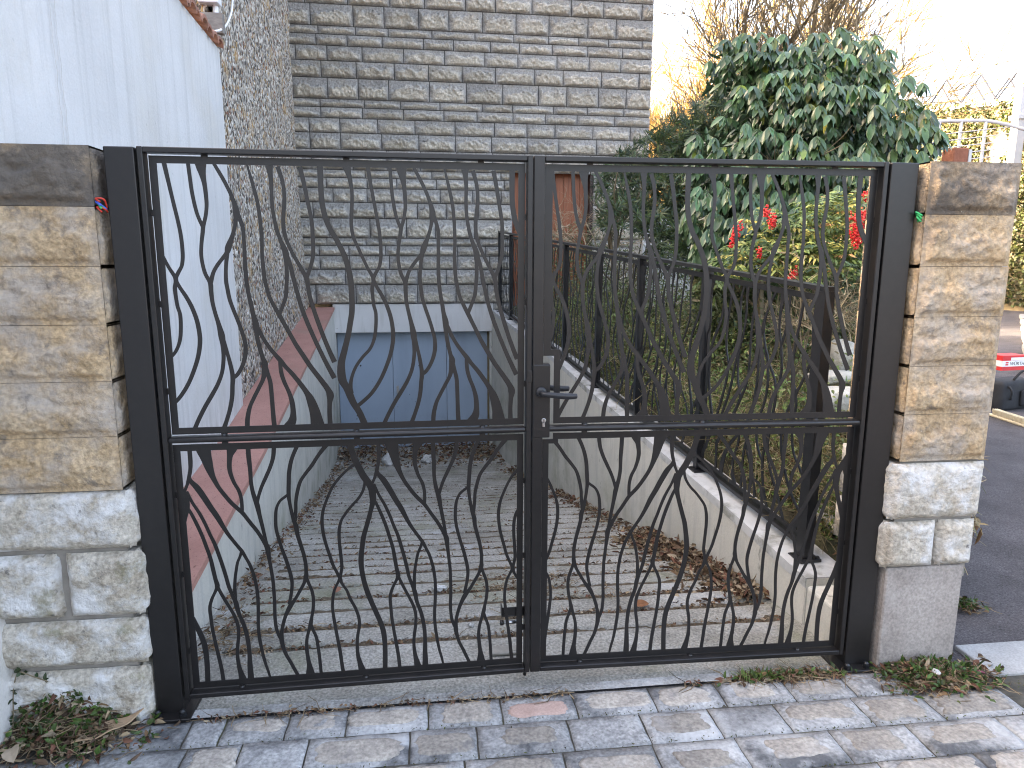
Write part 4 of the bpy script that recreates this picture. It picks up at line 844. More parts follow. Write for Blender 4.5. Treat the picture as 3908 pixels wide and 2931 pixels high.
def branch_tree(base, height, r, seed, levels, spread, upward, nchild, curve=.15, first=.35, lean=(0, 0)):
    g = np.random.default_rng(seed); P0, P1, R0, R1 = [], [], [], []; tips = []
    def grow(p, d, L, r, lv):
        k = 5 if lv < 2 else 3; q = p
        pts = [p]
        for i in range(k):
            d = unit(d+g.normal(0, curve, 3)+np.array([0, 0, upward*.08*lv])); q2 = q+d*L/k; ra = r*(1-.55*i/k); rb = r*(1-.55*(i+1)/k)
            P0.append(q); P1.append(q2); R0.append(ra); R1.append(rb); q = q2; pts.append(q)
        if lv >= levels: tips.append((q, d)); return
        for c in range(nchild[min(lv, len(nchild)-1)]):
            f = g.uniform(first if lv == 0 else .15, 1.0); pp = pts[min(k, int(f*k))]
            a = g.normal(size=3); a -= d*(a@d); a = unit(a)
            grow(pp, unit(d*math.cos(spread)+a*math.sin(spread)+np.array([0, 0, upward*.25])), L*g.uniform(.45, .72), r*g.uniform(.35, .55), lv+1)
    grow(np.array(base, float), unit(np.array([lean[0], lean[1], 1.0])), height, r, 0)
    return (P0, P1, R0, R1), tips

# ---- garden bank behind the railing
def gz(X, Y):
    return .27+.084*np.clip(Y, .2, 9)+.16*np.clip(X-WR(Y)-.3, 0, 6)+.04*fbm(X*1.6, Y*1.6, 4, 3)
def garden():
    y = np.linspace(.42, 8.62, 90); t = np.linspace(0, 1, 60); Yg, Tg = np.meshgrid(y, t, indexing='ij'); X = (WR(Yg)+.235)*(1-Tg)+np.minimum(4.4, 1.70+.72*Yg)*Tg
    Z = gz(X, Yg); Z = np.where(Tg == 0, rz(Yg)-.05, Z); n = 60; m = 90
    V = np.stack([X, Yg, Z], -1).reshape(-1, 3); F = [(i*n+j, i*n+j+1, (i+1)*n+j+1, (i+1)*n+j) for i in range(m-1) for j in range(n-1)]
    e0 = [i*n+n-1 for i in range(m)]; k0 = len(V); V = np.concatenate([V, V[e0]*[1, 1, 0]+[.02, 0, -.1]]); F += [(e0[i], k0+i, k0+i+1, e0[i+1]) for i in range(m-1)]
    e1 = list(range(n)); k1 = len(V); V = np.concatenate([V, V[e1]*[1, 1, 0]+[0, -.02, -.1]]); F += [(e1[i+1], e1[i], k1+i, k1+i+1) for i in range(n-1)]
    return V, F
gs = part('garden_bank', garden(), M['soil'], None, smooth=True); gs['kind'] = 'structure'
# dry stems and ground cover (nobody could count them)
def strands(n, fx, r=.0016, L=(.12, .45), up=.5, nseg=4, bend=.5):
    P0, P1, R = [], [], []; X, Y, Z = fx(n); p = np.c_[X, Y, Z]; d = rdir(n, up); ln = rng.uniform(*L, n)
    rr = r*rng.uniform(.6, 1.5, n)
    for i in range(nseg):
        q = p+d*(ln/nseg)[:, None]; P0.append(p); P1.append(q); R.append(rr); p = q; d = unit(d+rng.normal(0, bend, (n, 3))+[0, 0, -.28])
    return np.concatenate(P0), np.concatenate(P1), np.concatenate(R)
def strand_obj(name, n, fx, cols, label, cat_, parent=None, **kw):
    a, b, R = strands(n, fx, **kw); VF = seg_tubes(a, b, R, R*.7); m = len(a); base = np.array(cols)[rng.integers(0, len(cols), n)]*rng.uniform(.6, 1.3, (n, 1))
    k = m//n; col = np.repeat(np.tile(base, (k, 1)), 6, axis=0)
    o = part(name, VF, M['dry'], parent, col=col); tag(o, label, cat_, kind='stuff'); return o
def bankpts(n, x0=.0, x1=2.6, y0=.6, y1=7.5, hmax=.3, p=1.6):
    Y = y0+(y1-y0)*rng.random(n)**p; X = np.minimum(WR(Y)+.27+x0+(x1-x0)*rng.random(n)**1.3, 1.60+.68*Y); return X, Y, gz(X, Y)+hmax*rng.random(n)**2
strand_obj('dry_stems', 8000, lambda n: bankpts(n, hmax=.34), [(.42, .34, .19), (.30, .24, .13), (.50, .42, .27), (.17, .13, .075), (.2, .22, .09)], 'tangled dry stems and grass on the bank behind the railing', 'dry grass', L=(.15, .5))
n = 34000; X, Y, Z = bankpts(n, hmax=.62, x1=2.4); Y2 = Y
(VF, cl) = leaves(np.c_[X, Y, Z], rdir(n, .3), rdir(n, 1.2), rng.uniform(.018, .045, n), rng.uniform(.009, .02, n), jitcol((.16, .20, .065), n, .6, .25), LEAF_NARROW, .2, .3)
gc = part('ground_cover', VF, M['leafsoft'], None, col=cl); tag(gc, 'small-leaved green ground cover among the dry stems behind the railing', 'ground cover', kind='stuff')
n = 2600; Y = .42+1.9*rng.random(n); X = 1.62+.75*rng.random(n); Z = gz(X, Y)+.02*rng.random(n)
(VF, cl) = leaves(np.c_[X, Y, Z], rdir(n, .1), rdir(n, 1.5), rng.uniform(.03, .09, n), rng.uniform(.01, .035, n), np.array([(.26, .19, .10), (.17, .10, .055), (.33, .27, .17), (.10, .065, .04)])[rng.integers(0, 4, n)]*rng.uniform(.6, 1.2, (n, 1)), LEAF_NARROW, .3, .3)
o = part('straw_litter', VF, M['dry'], None, col=cl); tag(o, 'straw and fallen leaves on the ground right of the railing end', 'leaf litter', kind='stuff')
# pale edging stones
def boulder(c, s, seed):
    bm = bmesh.new(); bmesh.ops.create_icosphere(bm, subdivisions=4, radius=1); V = np.array([v.co[:] for v in bm.verts]); F = [[v.index for v in f.verts] for f in bm.faces]; bm.free()
    k = 1+.22*fbm(V[:, 0]*1.3+seed, V[:, 1]*1.3+V[:, 2]*1.7, seed, 4); V = V*k[:, None]; V = np.sign(V)*np.abs(V)**.72; return V*np.array(s)+np.array(c), F
for k, (px, py, t, s, lab) in enumerate([(1815, 775, 4.6, (.085, .10, .13), 'upright pale garden rock behind the railing end post'), (1822, 862, 4.1, (.20, .11, .075), 'long flat pale garden rock right of the railing end post'), (1800, 815, 4.4, (.17, .10, .04), 'low pale slab of rock beneath the upright garden rock')]):
    q = at(px, py, t); b = part('garden_rock', boulder(q, s, 3+k), M['rock'], None, smooth=True); tag(b, lab, 'rock', 'pale garden rocks')
st = part('stepping_slab', bbox(1.66, 2.15, .62, 1.05, .33, .385, .012, 2), M['ledge'], None); tag(st, 'pale slab lying in the straw right of the railing end', 'slab')

# ---- large laurel with hanging leaves
lau = thing('laurel_bush', 'big laurel bush with large drooping dark green leaves above the gate', 'bush', (2.55, 3.3, float(gz(2.55, 3.3))))
def crown_pts(n, cs):
    out = []; w = np.array([c[3]*c[4]*c[5] for c in cs])**.67; w = w/w.sum()
    for c, k in zip(cs, rng.multinomial(n, w)):
        d = rdir(k); r = rng.random(k)**.25; out.append(np.c_[c[0]+d[:, 0]*c[3]*r, c[1]+d[:, 1]*c[4]*r, c[2]+d[:, 2]*c[5]*r])
    return np.concatenate(out)
def A(px, py, t): return at(px, py, t)
def blobs(L): return [(*at(px, py, t), rx, ry, rz_) for px, py, t, rx, ry, rz_ in L]
LB = blobs([(1700, 150, 6.0, .46, .5, .30), (1800, 165, 5.9, .44, .5, .38), (1680, 260, 5.7, .50, .55, .40), (1790, 290, 5.5, .58, .55, .42), (1890, 250, 5.7, .40, .5, .34), (1930, 315, 5.5, .27, .4, .22), (1560, 330, 5.6, .26, .4, .28), (1640, 380, 5.4, .48, .5, .42), (1770, 400, 5.3, .5, .5, .34), (1560, 480, 5.2, .30, .4, .34), (1640, 500, 5.1, .32, .35, .25), (1600, 130, 6.0, .25, .4, .22), (1855, 120, 6.1, .17, .3, .17)])
nc = 1050; cl_ = crown_pts(nc, LB); ctr = np.array(at(1740, 300, 5.7))
P, D, N, Lg = [], [], [], []
for c in cl_:
    out = unit(c-ctr+[0, -.5, .3]); k = int(rng.integers(5, 9)); a0 = rng.random()*6.28
    for j in range(k):
        a = a0+j*6.283/k; side = np.array([math.cos(a), math.sin(a), 0])
        d = unit(side*.45+out*.22+np.array([0, 0, -1.0+.55*rng.random()])); P.append(c); D.append(d); N.append(unit(side*.7+[0, -.6, .45])); Lg.append(rng.uniform(.09, .15))
P, D, N, Lg = map(np.array, (P, D, N, Lg)); n = len(P)
dep = (P-CP)@_f; hid = np.zeros(n)
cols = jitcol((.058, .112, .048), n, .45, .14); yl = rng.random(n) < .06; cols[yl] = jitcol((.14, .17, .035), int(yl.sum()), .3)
order = np.argsort(dep-Lg*2); near = order[:260]; rest = order[260:]
pr = leaves([(0, 0, 0)], [(0, 0, -1)], [(0, -1, 0)], .145, .050, [(.04, .085, .04)], LEAF_BROAD, .28, .18)
LM = [me_make('leaf', *leaves([(0, 0, 0)], [(1, 0, 0)], [(0, 0, 1)], .145, .053, [c], LEAF_BROAD, .28, dr)[0], M['laurel'], True, np.repeat([c], 18, 0)) for c, dr in [((.052, .108, .048), .2), ((.066, .125, .058), .3), ((.040, .082, .040), .12), ((.12, .16, .04), .25)]]
for i in near:
    x = unit(D[i]); s_ = unit(np.cross(x, N[i])); nn = unit(np.cross(s_, x)); R3 = Matrix((( x[0], -s_[0], nn[0]), (x[1], -s_[1], nn[1]), (x[2], -s_[2], nn[2])))
    o = inst('leaf', LM[3 if rng.random() < .06 else int(rng.integers(0, 3))], lau, Vector(P[i])-lau.location, R3.to_euler(), (Lg[i]/.145,)*3)
VF, cl = leaves(P[rest], D[rest], N[rest], Lg[rest], Lg[rest]*.37, cols[rest], LEAF_BROAD, .28, .2)
o = part('foliage', VF, M['laurel'], lau, world=True, smooth=True, col=cl); o['kind'] = 'stuff'
# inner darker foliage further back fills the crown
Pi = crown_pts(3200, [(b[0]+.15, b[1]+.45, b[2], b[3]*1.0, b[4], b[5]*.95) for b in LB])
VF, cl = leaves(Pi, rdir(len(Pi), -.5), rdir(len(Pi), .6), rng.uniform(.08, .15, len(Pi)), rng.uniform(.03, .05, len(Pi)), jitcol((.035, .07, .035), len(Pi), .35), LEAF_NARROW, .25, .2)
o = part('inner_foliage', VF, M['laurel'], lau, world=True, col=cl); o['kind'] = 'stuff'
(a, b, c, d), tips = branch_tree((2.55, 3.3, float(gz(2.55, 3.3))-.05), 1.5, .035, 5, 3, .6, .7, [7, 4, 3])
part('stem', seg_tubes(a, b, c, d, 5), M['twig'], lau, world=True)

# ---- narrow-leaved evergreen by the house
ol = thing('evergreen_shrub', 'narrow-leaved evergreen shrub in front of the block wall beside the brown door', 'shrub', (2.0, 5.4, float(gz(2.0, 5.4))))
OB = blobs([(1400, 345, 7.6, .36, .5, .26), (1480, 300, 7.4, .36, .5, .28), (1540, 260, 7.4, .32, .5, .28), (1360, 400, 7.4, .40, .5, .30), (1450, 410, 7.2, .40, .5, .32), (1520, 420, 7.0, .34, .5, .40), (1590, 220, 7.4, .3, .4, .22), (1560, 400, 7.2, .3, .4, .4), (1350, 460, 7.1, .3, .4, .2), (1430, 480, 6.9, .3, .4, .16), (1600, 330, 7.2, .3, .4, .4), (1470, 540, 6.6, .34, .4, .22), (1540, 520, 6.2, .35, .4, .26)])
cs = crown_pts(1700, OB); P, D, N = [], [], []
for c in cs:
    ax = unit(np.array([rng.normal(0, .5), rng.normal(-.2, .5), .35])); a = unit(np.cross(ax, [0.3, .2, 1])); b_ = np.cross(ax, a)
    for j in range(11):
        t = rng.random()*6.283; P.append(c-ax*.07*rng.random()); D.append(unit(ax*rng.uniform(.1, .9)+math.cos(t)*a+math.sin(t)*b_)); N.append(ax)
n = len(P); colo = jitcol((.070, .105, .042), n, .45, .16); bl_ = rng.random(n) < .35; colo[bl_] = jitcol((.055, .095, .065), int(bl_.sum()), .4)
VF, cl = leaves(P, D, N, rng.uniform(.07, .13, n), rng.uniform(.010, .016, n), colo, LEAF_NARROW, .2, .25); o = part('foliage', VF, M['leafsoft'], ol, world=True, col=cl); o['kind'] = 'stuff'
(a, b, c, d), tips = branch_tree((2.0, 5.4, .7), 1.5, .03, 8, 3, .75, .5, [8, 4, 3]); part('stem', seg_tubes(a, b, c, d, 4), M['twig'], ol, world=True)

# ---- heavenly bamboo with red berries
nan = thing('berry_shrub', 'bushy shrub with yellow-green leaves and clusters of red berries behind the railing', 'shrub', (2.1, 2.0, float(gz(2.1, 2.0))))
NB = blobs([(1680, 510, 4.7, .22, .3, .17), (1760, 500, 4.6, .26, .3, .19), (1840, 490, 4.6, .2, .3, .22), (1640, 560, 4.6, .20, .3, .12), (1720, 570, 4.5, .24, .3, .13), (1800, 560, 4.5, .2, .3, .12), (1790, 450, 4.7, .18, .3, .10), (1560, 590, 4.6, .16, .25, .09)])
cs = crown_pts(620, NB); P, D, N, cc = [], [], [], []
pal = [(.13, .19, .05), (.26, .29, .08), (.08, .13, .045), (.46, .39, .10), (.18, .24, .08), (.48, .27, .12), (.055, .10, .045)]
for c in cs:
    high = (c[2]-1.7)/.5; ax = unit(np.array([rng.normal(0, .8), rng.normal(-.3, .6), .25*rng.normal()])); s_ = unit(np.cross(ax, [0, 0, 1.0]))
    pc = np.array(pal[int(rng.choice(7, p=[.22, .2, .16, .13, .17, .04, .08]) if high > -.1 else rng.choice([0, 2, 4, 6]))])
    for j in range(7):
        sg = (-1)**j; P.append(c+ax*.018*j); D.append(unit(ax*.7+s_*sg*.9*(j < 6)+np.array([0, 0, -.15]))); N.append([0, -.2, 1]); cc.append(pc*rng.uniform(.7, 1.3))
n = len(P); VF, cl = leaves(P, D, np.array(N)+rng.normal(0, .4, (n, 3)), rng.uniform(.045, .075, n), rng.uniform(.013, .022, n), cc, LEAF_NARROW, .2, .3)
o = part('foliage', VF, M['leafsoft'], nan, world=True, col=cl); o['kind'] = 'stuff'
bm = bmesh.new(); bmesh.ops.create_icosphere(bm, subdivisions=1, radius=1); sv = np.array([v.co[:] for v in bm.verts]); sf = [[v.index for v in f.verts] for f in bm.faces]; bm.free()
for px, py, t, ln, r0, k in [(1588, 510, 4.35, .15, .028, 80), (1668, 478, 4.35, .07, .03, 60), (1655, 458, 4.4, .05, .022, 34), (1850, 500, 4.25, .17, .045, 150), (1866, 468, 4.3, .09, .03, 60), (1640, 545, 4.35, .06, .018, 26), (1715, 590, 4.3, .06, .022, 30), (1868, 425, 4.4, .05, .018, 22), (1705, 605, 4.3, .04, .018, 16)]:
    q = np.array(at(px, py, t)); ax = unit(np.array([-.35 if px < 1600 else .1, 0, -1.0])); pieces = []
    for j in range(int(k*1.5)):
        f = rng.random(); p = q+ax*(f-.5)*ln+rdir(1)[0]*r0*1.35*(1.0-.5*f)*rng.random()**.4; pieces.append((sv*rng.uniform(.0055, .0075)+p, sf))
    part('berry_cluster', cat(*pieces), M['berry'], nan, world=True, smooth=True)
(a, b, c, d), tips = branch_tree((2.1, 2.0, .5), 1.0, .014, 4, 2, .5, .8, [9, 4]); part('stem', seg_tubes(a, b, c, d, 4), M['twig'], nan, world=True)
# dry shrub below it, right of the berries
P0, P1, R0, R1 = [], [], [], []
for k in range(16):
    (a, b, c, d), tips = branch_tree((*at(1800+rng.uniform(-70, 70), 720+rng.uniform(-30, 40), 4.4+rng.uniform(-.3, .4)),), .42, .006, 60+k, 2, .7, .1, [7, 4], .35, lean=(rng.normal(0, .7), rng.normal(0, .5))); P0 += a; P1 += b; R0 += c; R1 += d
VF = seg_tubes(P0, P1, R0, R1, 3); ds = part('dry_shrub', VF, M['dry'], None, col=np.repeat(np.array([(.28, .22, .13), (.38, .31, .2), (.18, .14, .09)])[rng.integers(0, 3, len(P0))], 6, 0)); tag(ds, 'leafless tangled dry shrub under the red berries', 'shrub')
# bare rambling stems in front of the brown door
P0, P1, R0, R1 = [], [], [], []
for k in range(22):
    b0 = at(rng.uniform(1190, 1330), rng.uniform(525, 545), 8.6+rng.uniform(-.5, .8)); (a, b, c, d), tips = branch_tree(b0, rng.uniform(.35, .75), .006, 160+k, 2, .6, -.2, [4, 2], .3, lean=(rng.normal(0, .9), rng.normal(0, .4))); P0 += a; P1 += b; R0 += c; R1 += d
ds = part('bare_shrub', seg_tubes(P0, P1, R0, R1, 3), M['dry'], None, col=np.repeat(np.array([(.34, .26, .17), (.42, .34, .24)])[rng.integers(0, 2, len(P0))], 6, 0)); tag(ds, 'bare rambling stems in front of the brown door', 'shrub')
n = 13000; Y = 3.0+5.2*rng.random(n); X = WR(Y)+.22+1.3*rng.random(n); Z = gz(X, Y)-.1+(.55+.10*Y)*rng.random(n)
(VF, cl) = leaves(np.c_[X, Y, Z], rdir(n, .3), rdir(n, 1.2), rng.uniform(.025, .06, n), rng.uniform(.008, .018, n), jitcol((.11, .135, .06), n, .5, .2), LEAF_NARROW, .2, .3)
hg = part('low_hedge', VF, M['leafsoft'], None, col=cl); tag(hg, 'low loose greenery along the far half of the railing', 'hedge', kind='stuff')

# ---- clipped hedge closing the garden behind the berries
hb = thing('garden_hedge', 'dark evergreen hedge low behind the berry shrub', 'hedge', (3.2, 4.2, .6)); n = 9000
px = rng.uniform(1500, 1900, n); py = rng.uniform(530, 760, n); tt = rng.uniform(6.0, 7.0, n); P = np.array([at(a, b, c) for a, b, c in zip(px, py, tt)])
VF, cl = leaves(P, rdir(n, -.1), rdir(n, .8), rng.uniform(.05, .10, n), rng.uniform(.02, .035, n), jitcol((.085, .11, .045), n, .5, .2), LEAF_NARROW, .25, .25); o = part('foliage', VF, M['leafsoft'], hb, world=True, col=cl); o['kind'] = 'stuff'
# ---- entrance landing beside the house
lnd = thing('entrance_landing', 'pale landing wall with a thin black handrail between the shrubs', 'landing', (3.3, 7.5, .9))
q0 = at(1392, 460, 9.6); q1 = at(1470, 510, 9.6)
part('wall', box(q0[0], q1[0], q0[1], q0[1]+.2, q1[2]-.12, q0[2]), M['ledge'], lnd, world=True); part('step', box(q0[0]-.1, q1[0]+.1, q0[1]-.3, q0[1]+.3, .8, q1[2]-.125), M['ledge'], lnd, world=True)
part('handrail', tube([at(1385, 508, 8.9), at(1460, 504, 8.9)], .016, 8), M['fence'], lnd, world=True)
for k in range(6):
    p = at(1388+13*k, 508, 8.9); part('baluster', tube([p, (p[0]-.12, p[1], p[2]-.75)], .008, 6), M['fence'], lnd, world=True)

# ================================================================== far trees and background
def bare(name, label, base, h, r, seed, levels, spread, up, nch, matn, lean=(0, 0), trunk=True):
    t = thing(name, label, 'tree', base); (a, b, c, d), tips = branch_tree(base, h, r, seed, levels, spread, up, nch, .13, .25, lean)
    a, b, c, d = map(np.array, (a, b, c, d)); big = c > r*.42
    part('trunk', seg_tubes(a[big], b[big], c[big], d[big], 7), M['tree'], t, world=True, smooth=True)
    o = part('crown', seg_tubes(a[~big], b[~big], np.maximum(c[~big], .0006*(np.asarray(base)-CP)@_f), np.maximum(d[~big], .00045*(np.asarray(base)-CP)@_f), 3), matn, t, world=True); o['kind'] = 'stuff'; return t
q = at(1745, 240, 12.5); bare('bare_tree', 'bare many-stemmed tree rising behind the laurel bush', (q[0], q[1], 0), 6.4, .12, 12, 4, .62, .5, [10, 7, 5, 4], M['twig'])
q = at(1790, 300, 14.0); bare('bare_tree', 'thinner bare tree behind the right side of the laurel', (q[0], q[1], 0), 5.0, .09, 22, 4, .7, .45, [10, 7, 5, 4], M['twig'])
M['suntwig'] = pmat('sun_tinted_twig', [(.3, (.30, .20, .07)), (.7, (.42, .30, .12))], 6, 4, .8)  # golden sunlight on the twigs is put into their bark colour
for k, (px, t, h) in enumerate([(1490, 23.0, 4.6), (1550, 25, 6.2), (1630, 24, 7.0)]):
    q = at(px, 300, t); bare('hazel_shrub', ['bare shrub tinted with golden sunlight nearest the house corner', 'bare shrub tinted with golden sunlight between house corner and laurel', 'bare shrub tinted with golden sunlight partly hidden behind the laurel'][k], (q[0], q[1], 0), h, .09, 40+k, 4, .75, .35, [18, 9, 6, 4], M['suntwig'])
# far house with an orange roof, beyond the shrubs
q = at(1418, 300, 27); fh = thing('far_house', 'small far house with orange roof just right of the block house', 'house', (q[0]+1.5, q[1], 0))
part('wall', box(q[0]-1.2, q[0]+3.5, q[1], q[1]+5, 0, q[2]-.2), M['paleyellow'], fh, world=True)
part('roof', prism([(q[0]-1.8, q[2]-.25), (q[0]+1.0, q[2]+.45), (q[0]+4.0, q[2]-.25)], q[1]-.3, q[1]+5.3, 1), M['orange'], fh, world=True)
# footbridge
bA = np.array(at(1960, 240, 38.5)); bB = np.array(at(2300, 205, 31.0)); bd = bB-bA; bd[2] = 0; bl_ = np.linalg.norm(bd); ba = math.atan2(bd[1], bd[0])
br = thing('footbridge', 'white steel truss footbridge high above the right pillar', 'bridge', (bA[0], bA[1], 0), ba)
zA, zB = bA[2], bB[2]; bz = lambda u: zA+(zB-zA)*u/bl_; thh = 1.38
for w_ in (0.0, 2.0):
    part('top_chord', sloped(-12, bl_+4, bz, w_-.05, w_+.05, thh, thh+.07), M['bridgeshade'], br)
    part('bottom_chord', sloped(-12, bl_+4, bz, w_-.07, w_+.07, -.16, .10), M['bridgewhite'], br)
    for k in range(int((bl_+16)/.95)):
        u0 = -12+.95*k; u1 = u0+.95; lo, hi = (0.1, thh) if k % 2 == 0 else (thh, 0.1)
        part('truss_web', tube([(u0, w_, bz(u0)+lo), (u1, w_, bz(u1)+hi)], .035, 6), M['bridgeshade'], br)
    for hh in (.55, .95): part('guard_rail', tube([(-12, w_+.06, bz(-12)+hh), (bl_+4, w_+.06, bz(bl_+4)+hh)], .016, 5), M['bridgeshade'], br)
part('deck', sloped(-12, bl_+4, bz, .08, 1.92, -.60, -.06), M['bridgedark'], br)
for k in range(14): u = -12+(bl_+16)*k/14; part('cross_beam', sloped(u, u+.12, bz, .07, 1.93, -.66, -.602), M['bridgewhite'], br)
q = at(2190, 345, 24); q2 = at(2203, 180, 24)
cl0 = thing('bridge_column', 'tall white steel column at the right edge under the footbridge', 'column', (q[0], q[1], 0)); part('shaft', bbox(q[0]-.16, q[0]+.16, q[1]-.16, q[1]+.16, 0, q2[2]+3, .02), M['bridgewhite'], cl0, world=True); part('bracket', bbox(q[0]-.22, q[0]+.22, q[1]-.22, q[1]+.22, q2[2]-1.3, q2[2]-1.15, .01), M['bridgewhite'], cl0, world=True)
# ivy-clad wall below the bridge
iA = np.array(at(1930, 300, 30)); iB = np.array(at(2330, 300, 23)); di = iB-iA; il = math.hypot(di[0], di[1]); ia = math.atan2(di[1], di[0])
iv = thing('ivy_wall', 'sunlit wall overgrown with ivy under the footbridge', 'wall', (iA[0], iA[1], 0), ia); iz0 = at(1930, 252, 30)[2]; iz1 = at(2330, 228, 23)[2]; itop = lambda u: iz0+(iz1-iz0)*u/il
part('wall', sloped(-3, il+3, lambda u: 0, 0, .4, -.02, 2.0), M['paleyellow'], iv); part('upper_wall', cat((np.array([(u, w_, z) for u in (-3, il+3) for w_ in (0, .4) for z in (2.001, float(itop(u)))]), sloped(0, 1, lambda u: 0, 0, 1, 0, 1)[1])), M['paleyellow'], iv)
n = 26000; u = rng.uniform(-3, il+3, n); zz = .2+(itop(u)+.1)*rng.random(n); dens = vnoise(u*.8, zz*.8, 5) > .22; u, zz = u[dens], zz[dens]; n = len(u)
VF, cl = leaves(np.c_[u, -.02-.25*rng.random(n), zz], rdir(n, -.2), np.c_[rng.normal(0, .5, n), np.full(n, -1.0), rng.normal(.3, .5, n)], rng.uniform(.08, .17, n), rng.uniform(.07, .13, n), jitcol((.065, .075, .022), n, .7, .2), LEAF_NARROW, .2, .2)
o = part('ivy', VF, M['leafsoft'], iv, col=cl); o['kind'] = 'stuff'
sf_ = thing('wire_fence', 'white tube fence with wires in front of the ivy wall', 'fence', at(2090, 340, 20))
P = [at(x, y, 20) for x, y in [(1960, 285), (1990, 270), (2030, 262), (2080, 261), (2130, 261), (2170, 268), (2215, 280)]]
part('arched_tube', tube(catmull(P, 5), .05, 8), M['bridgewhite'], sf_, world=True, smooth=True)
for x, y in ((2030, 262), (2077, 261), (2130, 261)): p = at(x, y, 20); part('post', tube([p, (p[0]-.02, p[1], 0)], .045, 8), M['bridgewhite'], sf_, world=True)
for dy in (25, 40, 55, 70, 85): part('wire', tube([at(1985, 263+dy+8, 20), at(2180, 263+dy-14, 20)], .014, 4), M['bridgewhite'], sf_, world=True)
# red-brown block pillar seen over the right pillar
q = at(2065, 335, 6.4); bp_ = thing('brick_pier', 'red-brown brick pier top showing over the right pillar', 'pier', (q[0], q[1], 0)); zt_ = at(2065, 322, 6.4)[2]
part('pier', bbox(q[0]-.085, q[0]+.065, q[1]-.08, q[1]+.08, -.01, zt_, .008), M['brickred'], bp_, world=True); part('side_slab', bbox(q[0]+.067, q[0]+.098, q[1]-.08, q[1]+.08, -.01, zt_-.015, .004), M['ledge'], bp_, world=True)
# distant rows of town: hedge line and houses so the horizon is closed
for k, (x0, x1, y, h, mt, lab) in enumerate([(-30, -6, 60, 9, 'paleyellow', 'far pale apartment block behind the left roofs'), (8, 22, 70, 9, 'lintel', 'far white house behind the footbridge'), (40, 62, 58, 8, 'paleyellow', 'far pale house beyond the road on the right')]):
    t = thing('town_house', lab, 'house', ((x0+x1)/2, y, 0), 0, 'far town houses'); part('wall', box(x0, x1, y, y+9, -.02, h), M[mt], t, world=True); part('roof', prism([(x0-.5, h), ((x0+x1)/2, h+3), (x1+.5, h)], y-.4, y+9.4, 1), M['orange'], t, world=True)

# ================================================================== on the road: tool bag, carton, brush, kerb, parked car
q = np.array(atz(2175, 884, 0)); bag = thing('tool_bag', 'black canvas tool bag standing on the road behind the right pillar', 'bag', (q[0]+.1, q[1]+.15, -.014), .25)
def bagbody():
    V, F = bbox(-.30, .30, -.15, .15, 0, .36, .05, 3); V = V.copy(); s = 1-.10*(V[:, 2]/.36); V[:, 0] *= s; V[:, 1] *= s; V += .012*np.stack([fbm(V[:, 1]*9, V[:, 2]*9, 3, 3), fbm(V[:, 0]*9, V[:, 2]*9, 4, 3), fbm(V[:, 0]*9, V[:, 1]*9, 5, 3)], -1); return V, F
part('body', bagbody(), M['bagcloth'], bag, smooth=True); part('pocket', bbox(.02, .27, -.185, -.14, .05, .24, .02, 2), M['bagcloth'], bag, smooth=True)
part('strap', tube(catmull([(-.2, -.15, .30), (-.19, -.19, .24), (-.17, -.17, .14)], 4), .014, 6), M['bagcloth'], bag, smooth=True); part('strap', tube(catmull([(-.05, -.1, .36), (.05, -.12, .46), (.22, -.1, .46), (.29, -.05, .36)], 4), .014, 6), M['bagcloth'], bag, smooth=True)
part('tool_grip', tube([(.10, -.16, .22), (.16, -.19, .30)], .02, 8), M['yellow'], bag, smooth=True)
q = np.array(at(2172, 796, 8.9)); bx = thing('carton', 'small red and white printed carton on top of the black tool bag', 'box', (q[0], q[1], float(.37)), .12)
part('lower_band', box(-.19, .19, -.11, .11, 0, .05), M['red'], bx); part('label_band', box(-.1915, .1915, -.1115, .1115, .0505, .125), M['whiteprint'], bx); part('upper_band', box(-.19, .19, -.11, .11, .1255, .19), M['red'], bx)
part('corner_print', box(-.06, .1925, -.1125, -.1116, .128, .165), M['whiteprint'], bx)
tc = bpy.data.curves.new('lettering', 'FONT'); tc.body = 'WÜRTH'; tc.size = .062; tc.extrude = .0006
to = bpy.data.objects.new('lettering', tc); C.objects.link(to); dg = bpy.context.evaluated_depsgraph_get(); tm = bpy.data.meshes.new_from_object(to.evaluated_get(dg)); bpy.data.objects.remove(to)
tm.materials.clear(); tm.materials.append(M['blackprint']); inst('lettering', tm, bx, (-.07, -.1125, .065), (math.pi/2, 0, 0), (1.0, 1, 1))
part('emblem', cat(box(-.14, -.095, -.1130, -.1118, .066, .084), box(-.14, -.095, -.1130, -.1118, .092, .110)), M['red'], bx)
q = np.array(atz(2142, 896, 0)); bh = thing('hand_brush', 'cream hand brush lying on the road in front of the tool bag', 'brush', (q[0]+.26, q[1]-.22, -.014), math.atan2(-.5, -.1)+math.pi/2)
q2 = np.array(atz(2215, 920, 0)); dv = q2-q; bh.rotation_euler = (0, 0, math.atan2(dv[1], dv[0])); bh.location = (q[0], q[1], -.014)
part('handle', bbox(-.02, .62, -.03, .03, 0, .03, .01, 2), M['bristle'], bh)
a = []
for k in range(26):
    for j in range(3): a.append(tube([(.05+.02*k, -.02+.02*j, .03), (.05+.02*k+rng.normal(0, .004), -.025+.024*j, .095)], [.006, .009], 5))
part('bristles', cat(*a), M['bristle'], bh)
kb = part('kerb', cat(*[bbox(2.05+1.0*k, 3.03+1.0*k, .16+.02*k, .34+.02*k, -.02, .045, .012, 2) for k in range(0)] or [bbox(1.96, 2.9, -.13, .10, -.02, .006, .004)]), M['kerb'], None); tag(kb, 'pale flush kerb stone at the foot of the right pillar', 'kerb')
